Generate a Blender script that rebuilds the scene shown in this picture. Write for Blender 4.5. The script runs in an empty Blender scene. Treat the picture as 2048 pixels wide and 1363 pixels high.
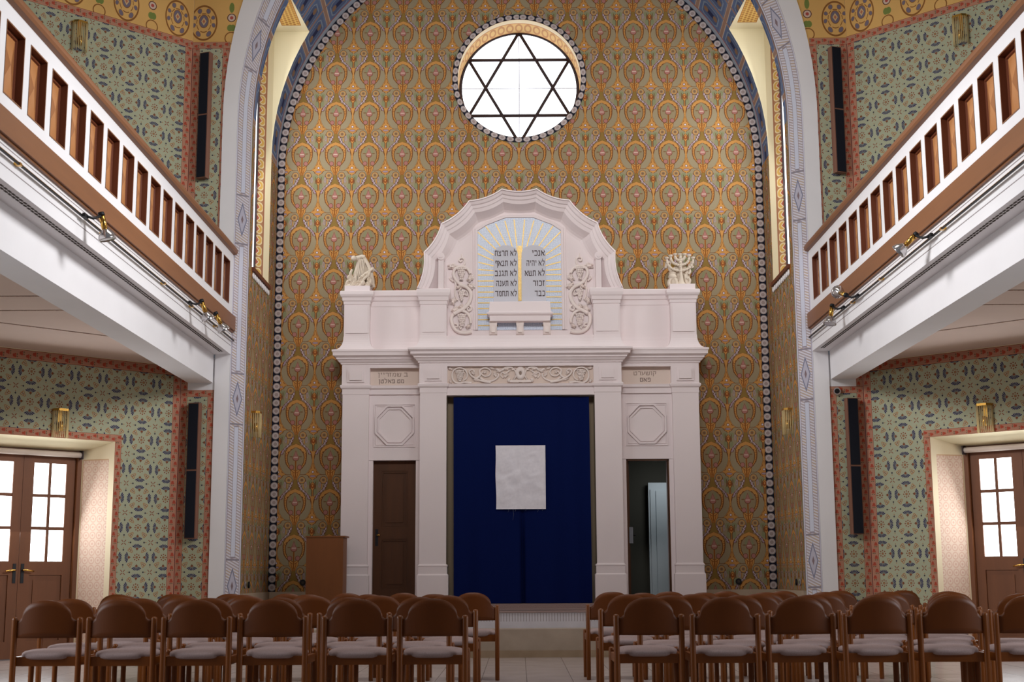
import bpy, bmesh, math, random
from mathutils import Vector, Matrix, noise as nz
random.seed(7)
S = bpy.context.scene
COL = S.collection
PI = math.pi

# ------------------------------------------------------------------ shader mini language
NT = None
class E:
    def __init__(s, k): s.k = k
    def __add__(a, b): return M('ADD', a, b)
    def __radd__(a, b): return M('ADD', b, a)
    def __sub__(a, b): return M('SUBTRACT', a, b)
    def __rsub__(a, b): return M('SUBTRACT', b, a)
    def __mul__(a, b): return M('MULTIPLY', a, b)
    def __rmul__(a, b): return M('MULTIPLY', b, a)
    def __truediv__(a, b): return M('DIVIDE', a, b)
    def __lt__(a, b): return M('LESS_THAN', a, b)
    def __gt__(a, b): return M('GREATER_THAN', a, b)
    def __and__(a, b): return M('MULTIPLY', a, b)
    def __or__(a, b): return M('MAXIMUM', a, b)
def M(op, *a):
    n = NT.nodes.new('ShaderNodeMath'); n.operation = op
    for i, x in enumerate(a):
        if isinstance(x, E): NT.links.new(x.k, n.inputs[i])
        else: n.inputs[i].default_value = x
    return E(n.outputs[0])
def ab(x): return M('ABSOLUTE', x)
def fract(x): return M('FRACT', x)
def inv(x): return 1.0 - x
def length(x, y): return M('SQRT', x*x + y*y)
def near(x, c, w): return ab(x - c) < w
def between(x, a, b): return (x > a) & (x < b)
def ell(x, y, cx, cy, rx, ry):
    dx = (x - cx) * (1.0/rx); dy = (y - cy) * (1.0/ry)
    return (dx*dx + dy*dy) < 1.0
def curve(x, pts):
    n = NT.nodes.new('ShaderNodeFloatCurve'); c = n.mapping.curves[0]
    pts = sorted(pts)
    while len(c.points) < len(pts): c.points.new(.5, .5)
    for p, q in zip(c.points, pts): p.location = q; p.handle_type = 'VECTOR'
    n.mapping.extend = 'HORIZONTAL'
    n.mapping.update(); NT.links.new(x.k, n.inputs['Value'])
    return E(n.outputs[0])
def lin(c):
    c /= 255.0
    return c/12.92 if c <= .04045 else ((c+.055)/1.055)**2.4
def C(r, g, b): return (lin(r), lin(g), lin(b), 1)
def mix(f, a, b, blend='MIX'):
    n = NT.nodes.new('ShaderNodeMix'); n.data_type = 'RGBA'; n.blend_type = blend
    for i, x in ((0, f), (6, a), (7, b)):
        if isinstance(x, E): NT.links.new(x.k, n.inputs[i])
        else: n.inputs[i].default_value = x
    return E(n.outputs[2])
def uvc():
    n = NT.nodes.new('ShaderNodeUVMap'); s = NT.nodes.new('ShaderNodeSeparateXYZ')
    NT.links.new(n.outputs[0], s.inputs[0])
    return E(s.outputs[0]), E(s.outputs[1])
def noise(scale, stretch=(1, 1, 1), detail=3, coord='Object'):
    t = NT.nodes.new('ShaderNodeTexCoord'); mp = NT.nodes.new('ShaderNodeMapping')
    mp.inputs['Scale'].default_value = stretch
    n = NT.nodes.new('ShaderNodeTexNoise'); n.inputs['Scale'].default_value = scale
    n.inputs['Detail'].default_value = detail
    NT.links.new(t.outputs[coord], mp.inputs[0]); NT.links.new(mp.outputs[0], n.inputs['Vector'])
    return E(n.outputs[0])
def material(name, fn, rough=.7, metal=0, bump=None, spec=.3, coat=0):
    global NT
    m = bpy.data.materials.new(name); m.use_nodes = True; NT = m.node_tree
    b = NT.nodes['Principled BSDF']
    b.inputs['Roughness'].default_value = rough; b.inputs['Metallic'].default_value = metal
    b.inputs['Specular IOR Level'].default_value = spec
    b.inputs['Coat Weight'].default_value = coat
    c = fn() if callable(fn) else fn
    if isinstance(c, E): NT.links.new(c.k, b.inputs['Base Color'])
    else: b.inputs['Base Color'].default_value = c
    if bump:
        h = bump()
        n = NT.nodes.new('ShaderNodeBump'); n.inputs['Strength'].default_value = .25; n.inputs['Distance'].default_value = .01
        NT.links.new(h.k, n.inputs['Height']); NT.links.new(n.outputs[0], b.inputs['Normal'])
    return m
def emission(name, col, strength):
    m = bpy.data.materials.new(name); m.use_nodes = True; nt = m.node_tree
    b = nt.nodes['Principled BSDF']
    b.inputs['Base Color'].default_value = (.8, .85, .9, 1); b.inputs['Roughness'].default_value = .2
    b.inputs['Emission Color'].default_value = col; b.inputs['Emission Strength'].default_value = strength
    return m
def wear(c, amt=.12, scale=1.3):
    n = noise(scale, detail=4)
    return mix(amt, c, mix((n - .3)*1.6, (.25, .22, .2, 1), (1, 1, 1, 1)), 'MULTIPLY')

# ------------------------------------------------------------------ painted patterns
def gold_wallpaper():
    U, V = uvc()
    u = fract((U - .2445)/.5125 + .5) - .5
    dv = V - 7.378; v = fract(dv/(.6515 + .0125*(dv < 0.0)) + .5) - .5
    au = ab(u); nu = .5 - au; vv = v + .5
    def cv(pts): return curve(vv, [(p + .5, q) for p, q in pts])
    sage = C(156, 142, 114); orange = C(198, 144, 80); brown = C(116, 74, 44); olive = C(142, 114, 60)
    lav = C(164, 144, 154); pink = C(172, 118, 110); green = C(138, 140, 106)
    c = mix(ell(nu, v, .09, .44, .085, .065) | ell(nu, v, .07, .25, .065, .085), sage, green)
    # spindle and star between the motifs
    sp = cv([(-.5, .02), (-.475, .05), (-.455, .105), (-.42, .12), (-.395, .16), (-.375, .225), (-.355, .16), (-.335, .115), (-.29, .10), (-.24, .045), (-.18, .03), (-.11, .004),
             (-.02, .03), (.06, .06), (.13, .075), (.135, .02), (.27, .02), (.30, .05), (.36, .065), (.42, .05), (.45, .005), (.5, .005)])
    c = mix(nu < sp, c, orange)
    c = mix(near(nu, sp, .012) & (sp > .008), c, brown)
    c = mix(ell(nu, v, 0, .36, .05, .05), c, C(150, 80, 42)); c = mix(ell(nu, v, 0, .37, .02, .025), c, orange)
    c = mix(ell(nu, v, 0, -.325, .04, .032), c, brown); c = mix(ell(nu, v, 0, -.325, .028, .022), c, C(214, 204, 212))
    c = mix(ell(nu, v, 0, -.418, .095, .03), c, C(150, 96, 60)); c = mix(ell(nu, v, 0, -.418, .08, .021), c, lav)
    # leaf outlines
    lf = cv([(-.5, .12), (-.42, .15), (-.40, .24), (-.36, .31), (-.30, .38), (-.22, .435), (-.12, .47), (.0, .475), (.08, .455), (.14, .42), (.16, .4)])
    c = mix(near(au, lf + .012, .012) & between(v, -.41, .15), c, orange); c = mix(near(au, lf, .004) & between(v, -.42, .16), c, brown)
    c = mix(near(v, -.385, .005) & between(au, .13, .30), c, brown)
    hx_ = ab(au - .2)*.78 + ab(v - .47)*.45
    c = mix((near(au, .30 + .25*(v - .47), .006) & between(v, .41, .5)) | (near(v, .42, .005) & between(au, .12, .30)), c, brown)
    c = mix(near(au, .235, .012) & between(v, .30, .41), c, orange); c = mix(near(au, .255, .004) & between(v, .29, .41), c, brown)
    c = mix(near(au, .41, .010) & between(v, .30, .46), c, brown)
    c = mix(ell(au, v, .30, .39, .035, .065), c, lav); c = mix(ell(au, v, .30, .39, .018, .04), c, sage)
    # curl
    dx = (au - .19)*.78
    for cy in (.496, -.504):
        r = length(dx, v - cy)
        c = mix(near(r, .056, .010), c, orange); c = mix(r < .03, c, C(136, 100, 70)); c = mix(near(r, .078, .005), c, brown)
    # lavender zigzag band
    zg = cv([(.05, .415), (.12, .385), (.18, .335), (.24, .26), (.29, .185), (.34, .145), (.38, .135), (.42, .10), (.46, .07)])
    zig = ab(fract(vv*17.0) - .5)*.05
    lm = near(au, zg + zig - .012, .026) & between(v, .07, .45)
    c = mix(near(au, zg, .043) & between(v, .06, .46), c, C(110, 74, 56))
    c = mix(lm, c, lav); c = mix(near(au, zg + zig - .012, .008) & between(v, .22, .44), c, C(198, 186, 190))
    # stem and bell neck
    st = cv([(-.5, .045), (-.44, .07), (-.38, .12), (-.31, .135), (-.24, .15), (-.2, .1), (-.15, 0), (.2, 0), (.28, .125), (.315, .11), (.38, .062), (.45, .05), (.5, .045)])
    neck = v > 0.0
    c = mix(near(au, st, .012) & (st > .02), c, brown)
    c = mix((au < st) & inv(neck), c, orange); c = mix((au < st) & neck, c, olive)
    c = mix(near(au, st*.55, .012) & inv(neck) & (st > .04), c, C(150, 90, 42))
    # ogee ring
    ro = cv([(-.36, 0), (-.30, .11), (-.24, .19), (-.15, .275), (-.05, .305), (.05, .312), (.13, .30), (.21, .24), (.26, .15), (.30, .0)])
    ri = cv([(-.31, 0), (-.26, .10), (-.2, .175), (-.1, .232), (0, .245), (.07, .228), (.13, .185), (.18, .11), (.23, .0)])
    c = mix((au < ro) & (ro > .01), c, orange)
    c = mix(near(au, ro, .012) & (ro > .02), c, brown)
    dash = fract(vv*26.0) < .55
    c = mix(near(au, (ro + ri)*.5 + .012, .014) & dash & (ri > .1) & between(v, -.26, .1), c, C(142, 86, 46))
    c = mix((au < ri) & (ri > .01), c, C(150, 134, 104)); c = mix(near(au, .07 + (.16 - v)*.35, .022) & between(v, .0, .17) & (au < ri), c, green)
    c = mix(near(au, ri, .012) & (ri > .015), c, brown)
    c = mix(near(au, ri + .02, .018) & (fract(vv*15.0) < .4) & between(v, .05, .2), c, brown)
    # stem in the ring, buds, tulip
    c = mix((au < .022) & between(v, -.45, -.05), c, C(172, 108, 46)); c = mix((au < .008) & between(v, -.5, -.05), c, brown)
    c = mix(ell(au, v, .112, -.222, .070, .058), c, C(122, 80, 58)); c = mix(ell(au, v, .115, -.22, .056, .046), c, pink)
    c = mix(ell(au, v, .135, .015, .05, .012), c, C(128, 92, 62))
    tw = cv([(-.085, 0), (-.07, .065), (-.03, .096), (0, .09), (.05, .05), (.09, .03), (.16, 0)])
    c = mix((au < tw) & (tw > .004), c, C(122, 78, 54))
    ti = cv([(-.07, 0), (-.055, .055), (-.02, .084), (.01, .075), (.05, .04), (.09, .024), (.14, 0)])
    c = mix((au < ti) & (ti > .004), c, pink)
    c = mix((au < ti*.8) & near(v, 0, .012), c, C(205, 176, 160))
    n = noise(1.1, detail=4)
    return mix(.55, c, mix(n, (.62, .56, .5, 1), (1, 1, 1, 1)), 'MULTIPLY')

def green_wall():
    U, V = uvc()
    u = ab(fract((U - .165)/.384 + .5) - .5); v = ab(fract((V - 2.385)/.379 + .5) - .5)
    a = M('MAXIMUM', u, v); b = M('MINIMUM', u, v)
    c = C(175, 177, 150)
    navy = C(54, 54, 92); rust = C(140, 78, 54); tan = C(176, 124, 78)
    # pale star rays round the crosses
    r2 = length(.5 - a, .5 - b)
    # centre flower
    r = length(u, v); th = M('ARCTAN2', b, a)
    t8 = ab(fract(th*(8/(2*PI)) + .5) - .5)*r*(2*PI/8)
    c = mix(r < .046, c, rust); c = mix(near(r, .024, .008), c, C(176, 150, 112))
    c = mix(length(r - .104, t8) < .023, c, rust)
    # fans
    fx = a - .282; fr = length(fx, b); ft = M('ARCTAN2', b, fx)
    pet = ab(fract(ft*(1/.335) + .5) - .5)*.335
    L = .166 + ft*.036
    c = mix((pet < .05 + fr*.7) & (pet < .135) & (fr > .05) & (fr < L - pet*pet*2.0) & (ft < 1.17), c, navy)
    c = mix((fr < .045) & (fx > -.02), c, rust)
    c = mix(((b + (fx + .04)*.0) < (fx + .065)*.45) & between(fx, -.065, .0), c, C(112, 84, 58))
    # diagonal sprays
    s = (a + b)*.7071; d = ab(a - b)*.7071
    c = mix(near(d, (s - .2)*.38, .012) & between(s, .23, .40), c, tan)
    c = mix(near(s, .41, .012) & (d < .075), c, tan)
    c = mix((d < .012) & between(s, .3, .40), c, rust)
    # corner crosses and dots
    p = ab(r2*0 + ((.5 - a) - (.5 - b)))
    c = mix((p < .018) & between(r2, .025, .115), c, rust)
    c = mix((length(a - .5, b - .25) < .028) | (length(a - .5, b - .29) < .01), c, C(66, 60, 70))
    c = mix(length(a - .5, b - .325) < .016, c, tan)
    n = noise(.8, detail=3)
    return mix(.5, c, mix(n, (.7, .7, .66, 1), (1, 1, 1, 1)), 'MULTIPLY')

def pink_border():
    s, t = uvc()
    c = C(186, 136, 112)
    k = t/.171
    for off, cx in ((0, .36), (.5, .64)):
        y = (fract(k + off) - .5)*1.56; x = s - cx
        c = mix(ell(x, y, 0, .14, .17, .13) | ell(x, y, -.14, -.04, .09, .11) | ell(x, y, .14, -.04, .09, .11) | ell(x, y, 0, 0, .05, .2), c, C(178, 80, 60))
        c = mix(ell(x, y, .12, -.26, .08, .07) | ell(x, y, -.12, -.26, .08, .07), c, C(112, 100, 76))
    c = mix((s < .05) | (s > .95), c, C(120, 52, 40))
    c = mix(between(s, .05, .10) | between(s, .9, .95), c, C(214, 150, 120))
    return wear(c, .2)

def yellow_scrolls():
    U, V = uvc()
    u = fract((U - .25)/.78 + .5)*.78 - .39
    v = fract((V - 8.70)/.86 + .5)*.86 - .43
    c = C(232, 184, 112)
    r = length(u*1.18, v*.86 + .02); th = M('ARCTAN2', v, u)
    br = C(150, 100, 54); lav = C(128, 116, 130); pale = C(222, 190, 140)
    c = mix(near(r, .215, .012), c, br)
    w = ab(fract(th*(8/(2*PI))) - .5)
    e1 = (r - .165)*(1/.034); e2 = w*(1/.27); e3 = e1*e1 + e2*e2
    c = mix(e3 < 1.0, c, C(164, 118, 72)); c = mix(e3 < .72, c, lav)
    c = mix(near(r, .118, .006) & (w > .12), c, br)
    c = mix(ell(u, v, 0, 0, .068, .1), c, br); c = mix(ell(u, v, 0, 0, .06, .09), c, lav)
    c = mix((ab(u)*1.6 + ab(v)) < .06, c, pale); c = mix((ab(u)*1.6 + ab(v)) < .032, c, C(196, 120, 90))
    cu = .39 - ab(u); cw = length(cu, v - .05)
    c = mix(cw < .062, c, C(96, 62, 60)); c = mix((cw < .05), c, C(222, 196, 178)); c = mix(cw < .024, c, C(190, 90, 80))
    c = mix(ell(cu, v, .0, .2, .035, .075) | ell(cu, v, .02, -.1, .04, .05), c, C(128, 142, 76))
    c = mix(near(length(cu - .0, v + .25), .085, .008), c, br)
    return wear(c, .25)

def dots_band():
    s, t = uvc()
    y = (fract(t/.123) - .5)*1.12
    c = C(30, 32, 46)
    r = length(s - .52, y)
    c = mix(r < .485, c, C(166, 154, 150)); c = mix(r < .37, c, C(204, 192, 190)); c = mix((r < .25), c, C(168, 152, 148))
    c = mix(s > .965, c, C(134, 84, 40))
    return wear(c, .25, 3)

def decor_strip():
    s, t = uvc()
    tt = fract((t - .87)/2.465 + .5)*2.465 - 1.2325; at = ab(tt)
    base = C(222, 218, 228); hat = C(186, 172, 172); blue = C(216, 218, 232)
    h = fract(t*26.0 + s*3.0) < .5
    c = mix(h & between(s, .1, .9), base, hat)
    c = mix(h & between(s, .1, .9) & (fract(t*3.1) < .4), c, C(196, 176, 160))
    c = mix(between(s, .36, .66) & (at > .36), c, C(160, 150, 158)); c = mix(between(s, .385, .635) & (at > .38), c, blue)
    d = ab(s - .51)*.9 + at*1.15
    c = mix(d < .29, c, C(196, 192, 206)); c = mix(near(d, .25, .025), c, C(128, 130, 152)); c = mix(d < .07, c, C(140, 120, 124))
    c = mix(near(at, .34, .012) & between(s, .1, .9), c, C(150, 142, 152))
    c = mix(near(s, .08, .02) | near(s, .92, .02), c, C(170, 162, 174))
    return c

def blue_cells():
    U, V = uvc()          # U along the arc, V distance from the back wall
    cu = fract(U/.60)*.60; k = V - .1
    cv_ = fract(k/.47)*.47
    du = ab(cu - .33); dv = ab(cv_ - .235)
    c = C(116, 134, 168)
    box = M('MAXIMUM', du/.24, dv/.20)
    c = mix(box < .98, c, C(104, 122, 160))
    o = du/.24 + dv/.2
    c = mix((box < .8) & (o < 1.35), c, C(140, 158, 178)); c = mix((box < .70) & (o < 1.2), c, C(92, 108, 146))
    c = mix(length(du/.16, dv/.05) < 1, c, C(52, 58, 92))
    c = mix(length((cu - .22)/.05, dv/.06) < 1, c, C(146, 118, 96))
    c = mix(length((cu - .44)/.05, dv/.06) < 1, c, C(146, 118, 96))
    c = mix((cu < .075) | (cu > .595), c, C(168, 138, 122))
    c = mix(near(cu, .0, .008) | near(cu, .078, .008), c, C(206, 190, 176))
    c = mix(cv_ < .035, c, C(186, 158, 134)); c = mix(near(cv_, .018, .006), c, C(156, 84, 66))
    c = mix(V < .12, c, C(166, 176, 190)); c = mix(near(V, .128, .012), c, C(176, 102, 80))
    return wear(c, .25)

def jamb_rings():
    s, t = uvc()
    y = (fract(t/.165) - .5)*.55
    c = C(176, 128, 92)
    r = length(s - .30, y)
    c = mix(near(r, .22, .035), c, C(226, 206, 160)); c = mix(r < .185, c, C(216, 172, 92))
    c = mix((ab(y) < (.32 - s)*.9) & (s > .06), c, C(186, 104, 84)); c = mix(near(ab(y), (.34 - s)*.9, .03) & (s < .34), c, C(238, 222, 190))
    c = mix(s > .52, c, C(162, 112, 84)); c = mix(s > .62, c, C(226, 212, 176))
    return c

def oculus_reveal():
    s, t = uvc()
    c = C(232, 218, 188)
    y = fract(t*7.0); x = (s - .08)/.6
    d = length((x - .55)*1.6, y - .5)
    c = mix(between(x, .25, .85), c, C(222, 186, 128)); c = mix(near(d, .34, .09) & between(x, .28, .82), c, C(196, 146, 104))
    c = mix(near(x, .25, .02) | near(x, .85, .02), c, C(190, 130, 90))
    return c
def soffit_gold():
    u, v = uvc()
    c = C(226, 214, 180)
    inb = between(u, 3.27, 3.56) & between(v, 18.62, 19.58)
    c = mix(inb, c, C(176, 122, 62)); inn = between(u, 3.285, 3.545) & between(v, 18.635, 19.565)
    n = fract(u*18.0); m = fract(v*14.0 + .5*(M('FLOOR', u*18.0)))
    d = length(n - .5, m - .5)
    c = mix(inn, c, mix(d < .36, C(220, 180, 104), C(178, 126, 70)))
    return c

def niche_jamb():
    s, t = uvc()
    c = C(230, 214, 182)
    inn = between(s, .1, .84) & (t < 2.5)
    c = mix(inn, c, C(206, 168, 132)); inn2 = between(s, .115, .845) & (t < 2.485)
    d = length(fract(s*5.4) - .5, fract(t*9.5) - .5)
    c2 = mix(near(d, .40, .07), C(224, 200, 180), C(214, 178, 158)); c2 = mix(d < .14, c2, C(212, 174, 156))
    return mix(inn2, c, c2)

def mosaic():
    U, V = uvc()
    n1 = noise(60, detail=1); n2 = noise(14, detail=2)
    gu = fract(U*42.0 + n2*2.5); gv = fract(V*42.0 + n2*2.0)
    c = mix(n1, C(176, 192, 218), C(222, 228, 236))
    return mix((gu < .12) | (gv < .12), c, C(150, 164, 190))

def wood(a, b, scale=6, stretch=(1, 1, .12)):
    def f():
        n = noise(scale, stretch, 5); m = noise(scale*6, stretch, 3)
        return mix(n*.75 + m*.25, a, b)
    return f
def floor_tiles():
    U, V = uvc()
    x = fract((U - .015)/.44); y = fract((V - .02)/.44)
    n = noise(3, detail=5); k = noise(.7, detail=2)
    c = mix(n, C(158, 142, 134), C(188, 176, 172)); c = mix(k*.6, c, C(172, 154, 144))
    return mix((x < .016) | (y < .016), c, C(112, 96, 88))
def marble(a, b, lines=False):
    def f():
        n = noise(5, detail=6); c = mix(n, a, b)
        if lines:
            U, V = uvc()
            c = mix((fract(U*28.0) < .28) & between(V, .42, .522), c, C(170, 160, 160))
        return c
    return f
def plaster(r, g, b, amt=.1): return lambda: wear(C(r, g, b), amt)
def fabric(a, b, sc=160):
    return lambda: mix(noise(sc, detail=1), a, b)

MT = {}
MT['gold'] = material('painted_gold_wallpaper', gold_wallpaper, .85, spec=.1)
MT['green'] = material('painted_green_wall', green_wall, .85, spec=.1)
MT['pink'] = material('painted_pink_border', pink_border, .85, spec=.1)
MT['yellow'] = material('painted_yellow_scrolls', yellow_scrolls, .85, spec=.1)
MT['dots'] = material('painted_dot_band', dots_band, .8, spec=.1)
MT['decor'] = material('painted_pilaster_strip', decor_strip, .8, spec=.1)
MT['blue'] = material('painted_blue_cells', blue_cells, .8, spec=.1)
MT['rings'] = material('painted_jamb_rings', jamb_rings, .8, spec=.1)
MT['soffit'] = material('painted_window_head', soffit_gold, .8, spec=.1)
MT['ocur'] = material('painted_round_reveal', oculus_reveal, .8, spec=.1)
MT['niche'] = material('painted_niche_jamb', niche_jamb, .7, spec=.2)
MT['mosaic'] = material('mosaic_tesserae', mosaic, .35)
MT['white'] = material('white_plaster', plaster(236, 233, 234), .75, spec=.2)
MT['cream'] = material('cream_plaster', plaster(232, 220, 184), .8, spec=.2)
MT['ceil'] = material('cream_ceiling', plaster(228, 206, 194), .85, spec=.1)
MT['stone'] = material('ark_stone', plaster(238, 226, 226, .08), .75, spec=.2)
MT['stoned'] = material('ark_relief_ground', plaster(226, 208, 196, .1), .85, spec=.1)
MT['carve'] = material('carved_stone', plaster(240, 228, 222, .08), .75, spec=.2)
MT['statue'] = material('statue_stone', plaster(232, 218, 200, .25), .8, spec=.2)
MT['tablet'] = material('tablet_stone', plaster(206, 206, 214, .06), .7)
MT['gild'] = material('gold_tesserae', lambda: mix(noise(50, detail=1), C(132, 104, 46), C(190, 160, 92)), .35, .25)
MT['ink'] = material('dark_lettering', C(74, 62, 62), .8)
MT['inkf'] = material('faded_lettering', C(158, 138, 126), .9)
MT['inkm'] = material('worn_lettering', C(130, 112, 104), .9)
MT['rail'] = material('rail_wood', wood(C(106, 66, 40), C(150, 98, 60), 5, (1, .08, 1)), .45, spec=.4)
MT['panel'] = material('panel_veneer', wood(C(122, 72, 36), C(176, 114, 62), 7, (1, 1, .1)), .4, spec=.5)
MT['panel_lit'] = material('lit_panel_veneer', wood(C(150, 92, 48), C(204, 142, 86), 7, (1, 1, .1)), .4, spec=.5)  # lighter copy of the panel veneer, puts the lit facets into the colour
MT['panelb'] = material('panel_reveal', wood(C(86, 42, 24), C(120, 64, 38), 7), .5)
MT['chair'] = material('chair_beech', wood(C(98, 48, 8), C(142, 78, 22), 5, (1, 1, .15)), .36, spec=.35)
MT['chairb'] = material('chair_veneer', wood(C(82, 39, 8), C(114, 59, 16), 4, (1, 1, .2)), .45, spec=.25)
MT['seat'] = material('seat_fabric', fabric(C(138, 118, 114), C(178, 156, 152)), .95, spec=.1)
MT['door'] = material('door_wood', wood(C(88, 52, 30), C(130, 80, 48), 5, (1, 1, .1)), .5)
MT['oak'] = material('oak_door', wood(C(58, 32, 14), C(98, 58, 28), 6, (1, 1, .1)), .5)
MT['lect'] = material('lectern_wood', wood(C(112, 66, 34), C(138, 84, 44), 6, (1, 1, .15)), .5)
MT['navy'] = material('navy_velvet', fabric(C(8, 18, 62), C(16, 30, 84), 200), .95, spec=.05)
MT['cloth'] = material('white_satin', fabric(C(224, 220, 228), C(240, 236, 242), 30), .45, spec=.4)
MT['khaki'] = material('ark_recess', C(150, 134, 112), .9)
MT['brass'] = material('brass', C(214, 168, 84), .22, 1)
MT['chrome'] = material('reflector_glass', C(200, 196, 196), .12, .85)
MT['black'] = material('black_plastic', C(22, 22, 26), .5)
MT['grille'] = material('speaker_grille', fabric(C(12, 15, 26), C(22, 26, 40), 300), .8)
MT['spkwood'] = material('speaker_case', wood(C(110, 74, 60), C(140, 98, 80), 8), .6)
MT['floor'] = material('stone_floor', floor_tiles, .26, spec=.5)
MT['step'] = material('step_stone', marble(C(158, 140, 122), C(186, 168, 150)), .5)
MT['stepw'] = material('step_marble', marble(C(196, 190, 196), C(226, 220, 224), True), .45)
MT['stepd'] = material('step_skirting', marble(C(140, 116, 90), C(180, 156, 130)), .5)
MT['carpet'] = material('platform_carpet', fabric(C(138, 116, 112), C(160, 138, 132), 90), .95, spec=.05)
MT['plinth'] = material('plinth_stone', marble(C(170, 150, 128), C(190, 170, 146)), .6)
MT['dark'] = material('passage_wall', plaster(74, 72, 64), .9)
MT['pale'] = material('pale_door_paint', C(194, 202, 206), .5)
MT['groove'] = material('painted_line', C(150, 140, 140), .9)
MT['brownline'] = material('brown_line', lambda: mix(fract(noise(9, (1, 1, 1), 1)*9.0) < .5, C(150, 110, 92), C(190, 160, 140)), .9)
MT['vent'] = material('vent_slots', C(70, 62, 56), .9)
MT['glassrod'] = material('glass_rods', C(226, 204, 150), .25, .0)
MT['glassrod'].node_tree.nodes['Principled BSDF'].inputs['Alpha'].default_value = .42
MT['sky'] = emission('window_daylight', (.9, .95, 1, 1), 1.9)
MT['skyo'] = emission('oculus_daylight', (.9, .95, 1, 1), 2.2)
MT['skyd'] = emission('door_daylight', (.93, .97, 1, 1), 5.0)
MT['lead'] = material('window_iron', C(52, 38, 40), .6)
MT['leadl'] = material('glass_joint', C(190, 190, 205), .6)
MT['tube'] = material('blind_fabric', C(206, 190, 178), .7)
MT['thread'] = material('thread', C(90, 96, 120), .9)

# ------------------------------------------------------------------ mesh builder
class MB:
    def __init__(s): s.v = []; s.f = []; s.m = []; s.u = []; s.sm = []
    def face(s, pts, uv=None, mat=0, smooth=False):
        b = len(s.v); s.v += [tuple(p) for p in pts]
        s.f.append(list(range(b, b + len(pts)))); s.m.append(mat); s.u.append(uv or [(0, 0)]*len(pts)); s.sm.append(smooth)
    def box(s, x0, x1, y0, y1, z0, z1, mat=0):
        x0, x1 = sorted((x0, x1)); y0, y1 = sorted((y0, y1)); z0, z1 = sorted((z0, z1))
        s.loft([(x0, x1, y0, y1, z0), (x0, x1, y0, y1, z1)], mat)
    def loft(s, lv, mat=0, caps=(True, True)):
        """stack of plan rectangles (x0,x1,y0,y1,z)"""
        b = len(s.v)
        for x0, x1, y0, y1, z in lv: s.v += [(x0, y0, z), (x1, y0, z), (x1, y1, z), (x0, y1, z)]
        def add(ix, p, q):
            s.f.append(ix); s.m.append(mat); s.sm.append(False)
            s.u.append([(p(s.v[i]), q(s.v[i])) for i in ix])
        for k in range(len(lv) - 1):
            o = b + 4*k
            for j in range(4):
                n = (j + 1) % 4
                add([o + j, o + n, o + 4 + n, o + 4 + j], (lambda w: w[0]) if j % 2 == 0 else (lambda w: w[1]), lambda w: w[2])
        if caps[0]: add([b + 3, b + 2, b + 1, b], lambda w: w[0], lambda w: w[1])
        if caps[1]: o = b + 4*(len(lv) - 1); add([o, o + 1, o + 2, o + 3], lambda w: w[0], lambda w: w[1])
    def grid(s, rows, closed_u=False, closed_v=False, mat=0, smooth=True, uvf=None, flip=False):
        b = len(s.v); R = len(rows); K = len(rows[0])
        for r in rows: s.v += [tuple(p) for p in r]
        for i in range(R if closed_v else R - 1):
            for j in range(K if closed_u else K - 1):
                i2 = (i + 1) % R; j2 = (j + 1) % K
                ix = [b + i*K + j, b + i*K + j2, b + i2*K + j2, b + i2*K + j]
                if flip: ix.reverse()
                s.f.append(ix); s.m.append(mat); s.sm.append(smooth)
                if uvf:
                    q = [uvf(i, j), uvf(i, j + 1), uvf(i + 1, j + 1), uvf(i + 1, j)]
                    if flip: q.reverse()
                    s.u.append(q)
                else: s.u.append([(0, 0)]*4)
    def tube(s, path, r, n=8, mat=0, closed=False, cap=True):
        path = [Vector(p) for p in path]; L = len(path)
        rr = r if isinstance(r, (list, tuple)) else [r]*L
        rows = []; up = None
        for i, p in enumerate(path):
            a = path[i - 1] if (i > 0 or closed) else p; c = path[(i + 1) % L] if (i < L - 1 or closed) else p
            t = (c - a).normalized()
            if up is None:
                up = Vector((0, 1, 0)) if abs(t.y) < .9 else Vector((1, 0, 0))
            u = (up - t*up.dot(t)).normalized(); w = t.cross(u); up = u
            rows.append([p + (u*math.cos(2*PI*k/n) + w*math.sin(2*PI*k/n))*rr[i] for k in range(n)])
        s.grid(rows, closed_u=True, closed_v=closed, mat=mat)
        if cap and not closed:
            s.face(rows[0], mat=mat); s.face(list(reversed(rows[-1])), mat=mat)
    def lathe(s, prof, c=(0, 0, 0), n=16, mat=0, axis='z', caps=True):
        rows = []
        for r, h in prof:
            row = []
            for k in range(n):
                a = 2*PI*k/n
                x, y, z = r*math.cos(a), r*math.sin(a), h
                if axis == 'y': x, y, z = x, z, y
                elif axis == 'x': x, y, z = z, x, y
                row.append((c[0] + x, c[1] + y, c[2] + z))
            rows.append(row)
        s.grid(rows, closed_u=True, mat=mat)
        if caps: s.face(list(reversed(rows[0])), mat=mat); s.face(rows[-1], mat=mat)
    def ball(s, c, r, n=8, mat=0):
        rx, ry, rz = r if isinstance(r, (tuple, list)) else (r, r, r)
        rows = []
        for i in range(n//2 + 1):
            t = PI*i/(n//2)
            rows.append([(c[0] + rx*max(math.sin(t), .02)*math.cos(2*PI*k/n), c[1] + ry*max(math.sin(t), .02)*math.sin(2*PI*k/n), c[2] + rz*math.cos(t)) for k in range(n)])
        s.grid(rows, closed_u=True, mat=mat, flip=True)
    def prism(s, pts, y0, y1, mat=0):
        """polygon in x,z extruded along y"""
        n = len(pts)
        s.face([(x, y0, z) for x, z in pts], [(x, z) for x, z in pts], mat)
        s.face([(x, y1, z) for x, z in reversed(pts)], None, mat)
        for i in range(n):
            (xa, za), (xb, zb) = pts[i], pts[(i + 1) % n]
            s.face([(xa, y0, za), (xa, y1, za), (xb, y1, zb), (xb, y0, zb)], None, mat)
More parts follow.
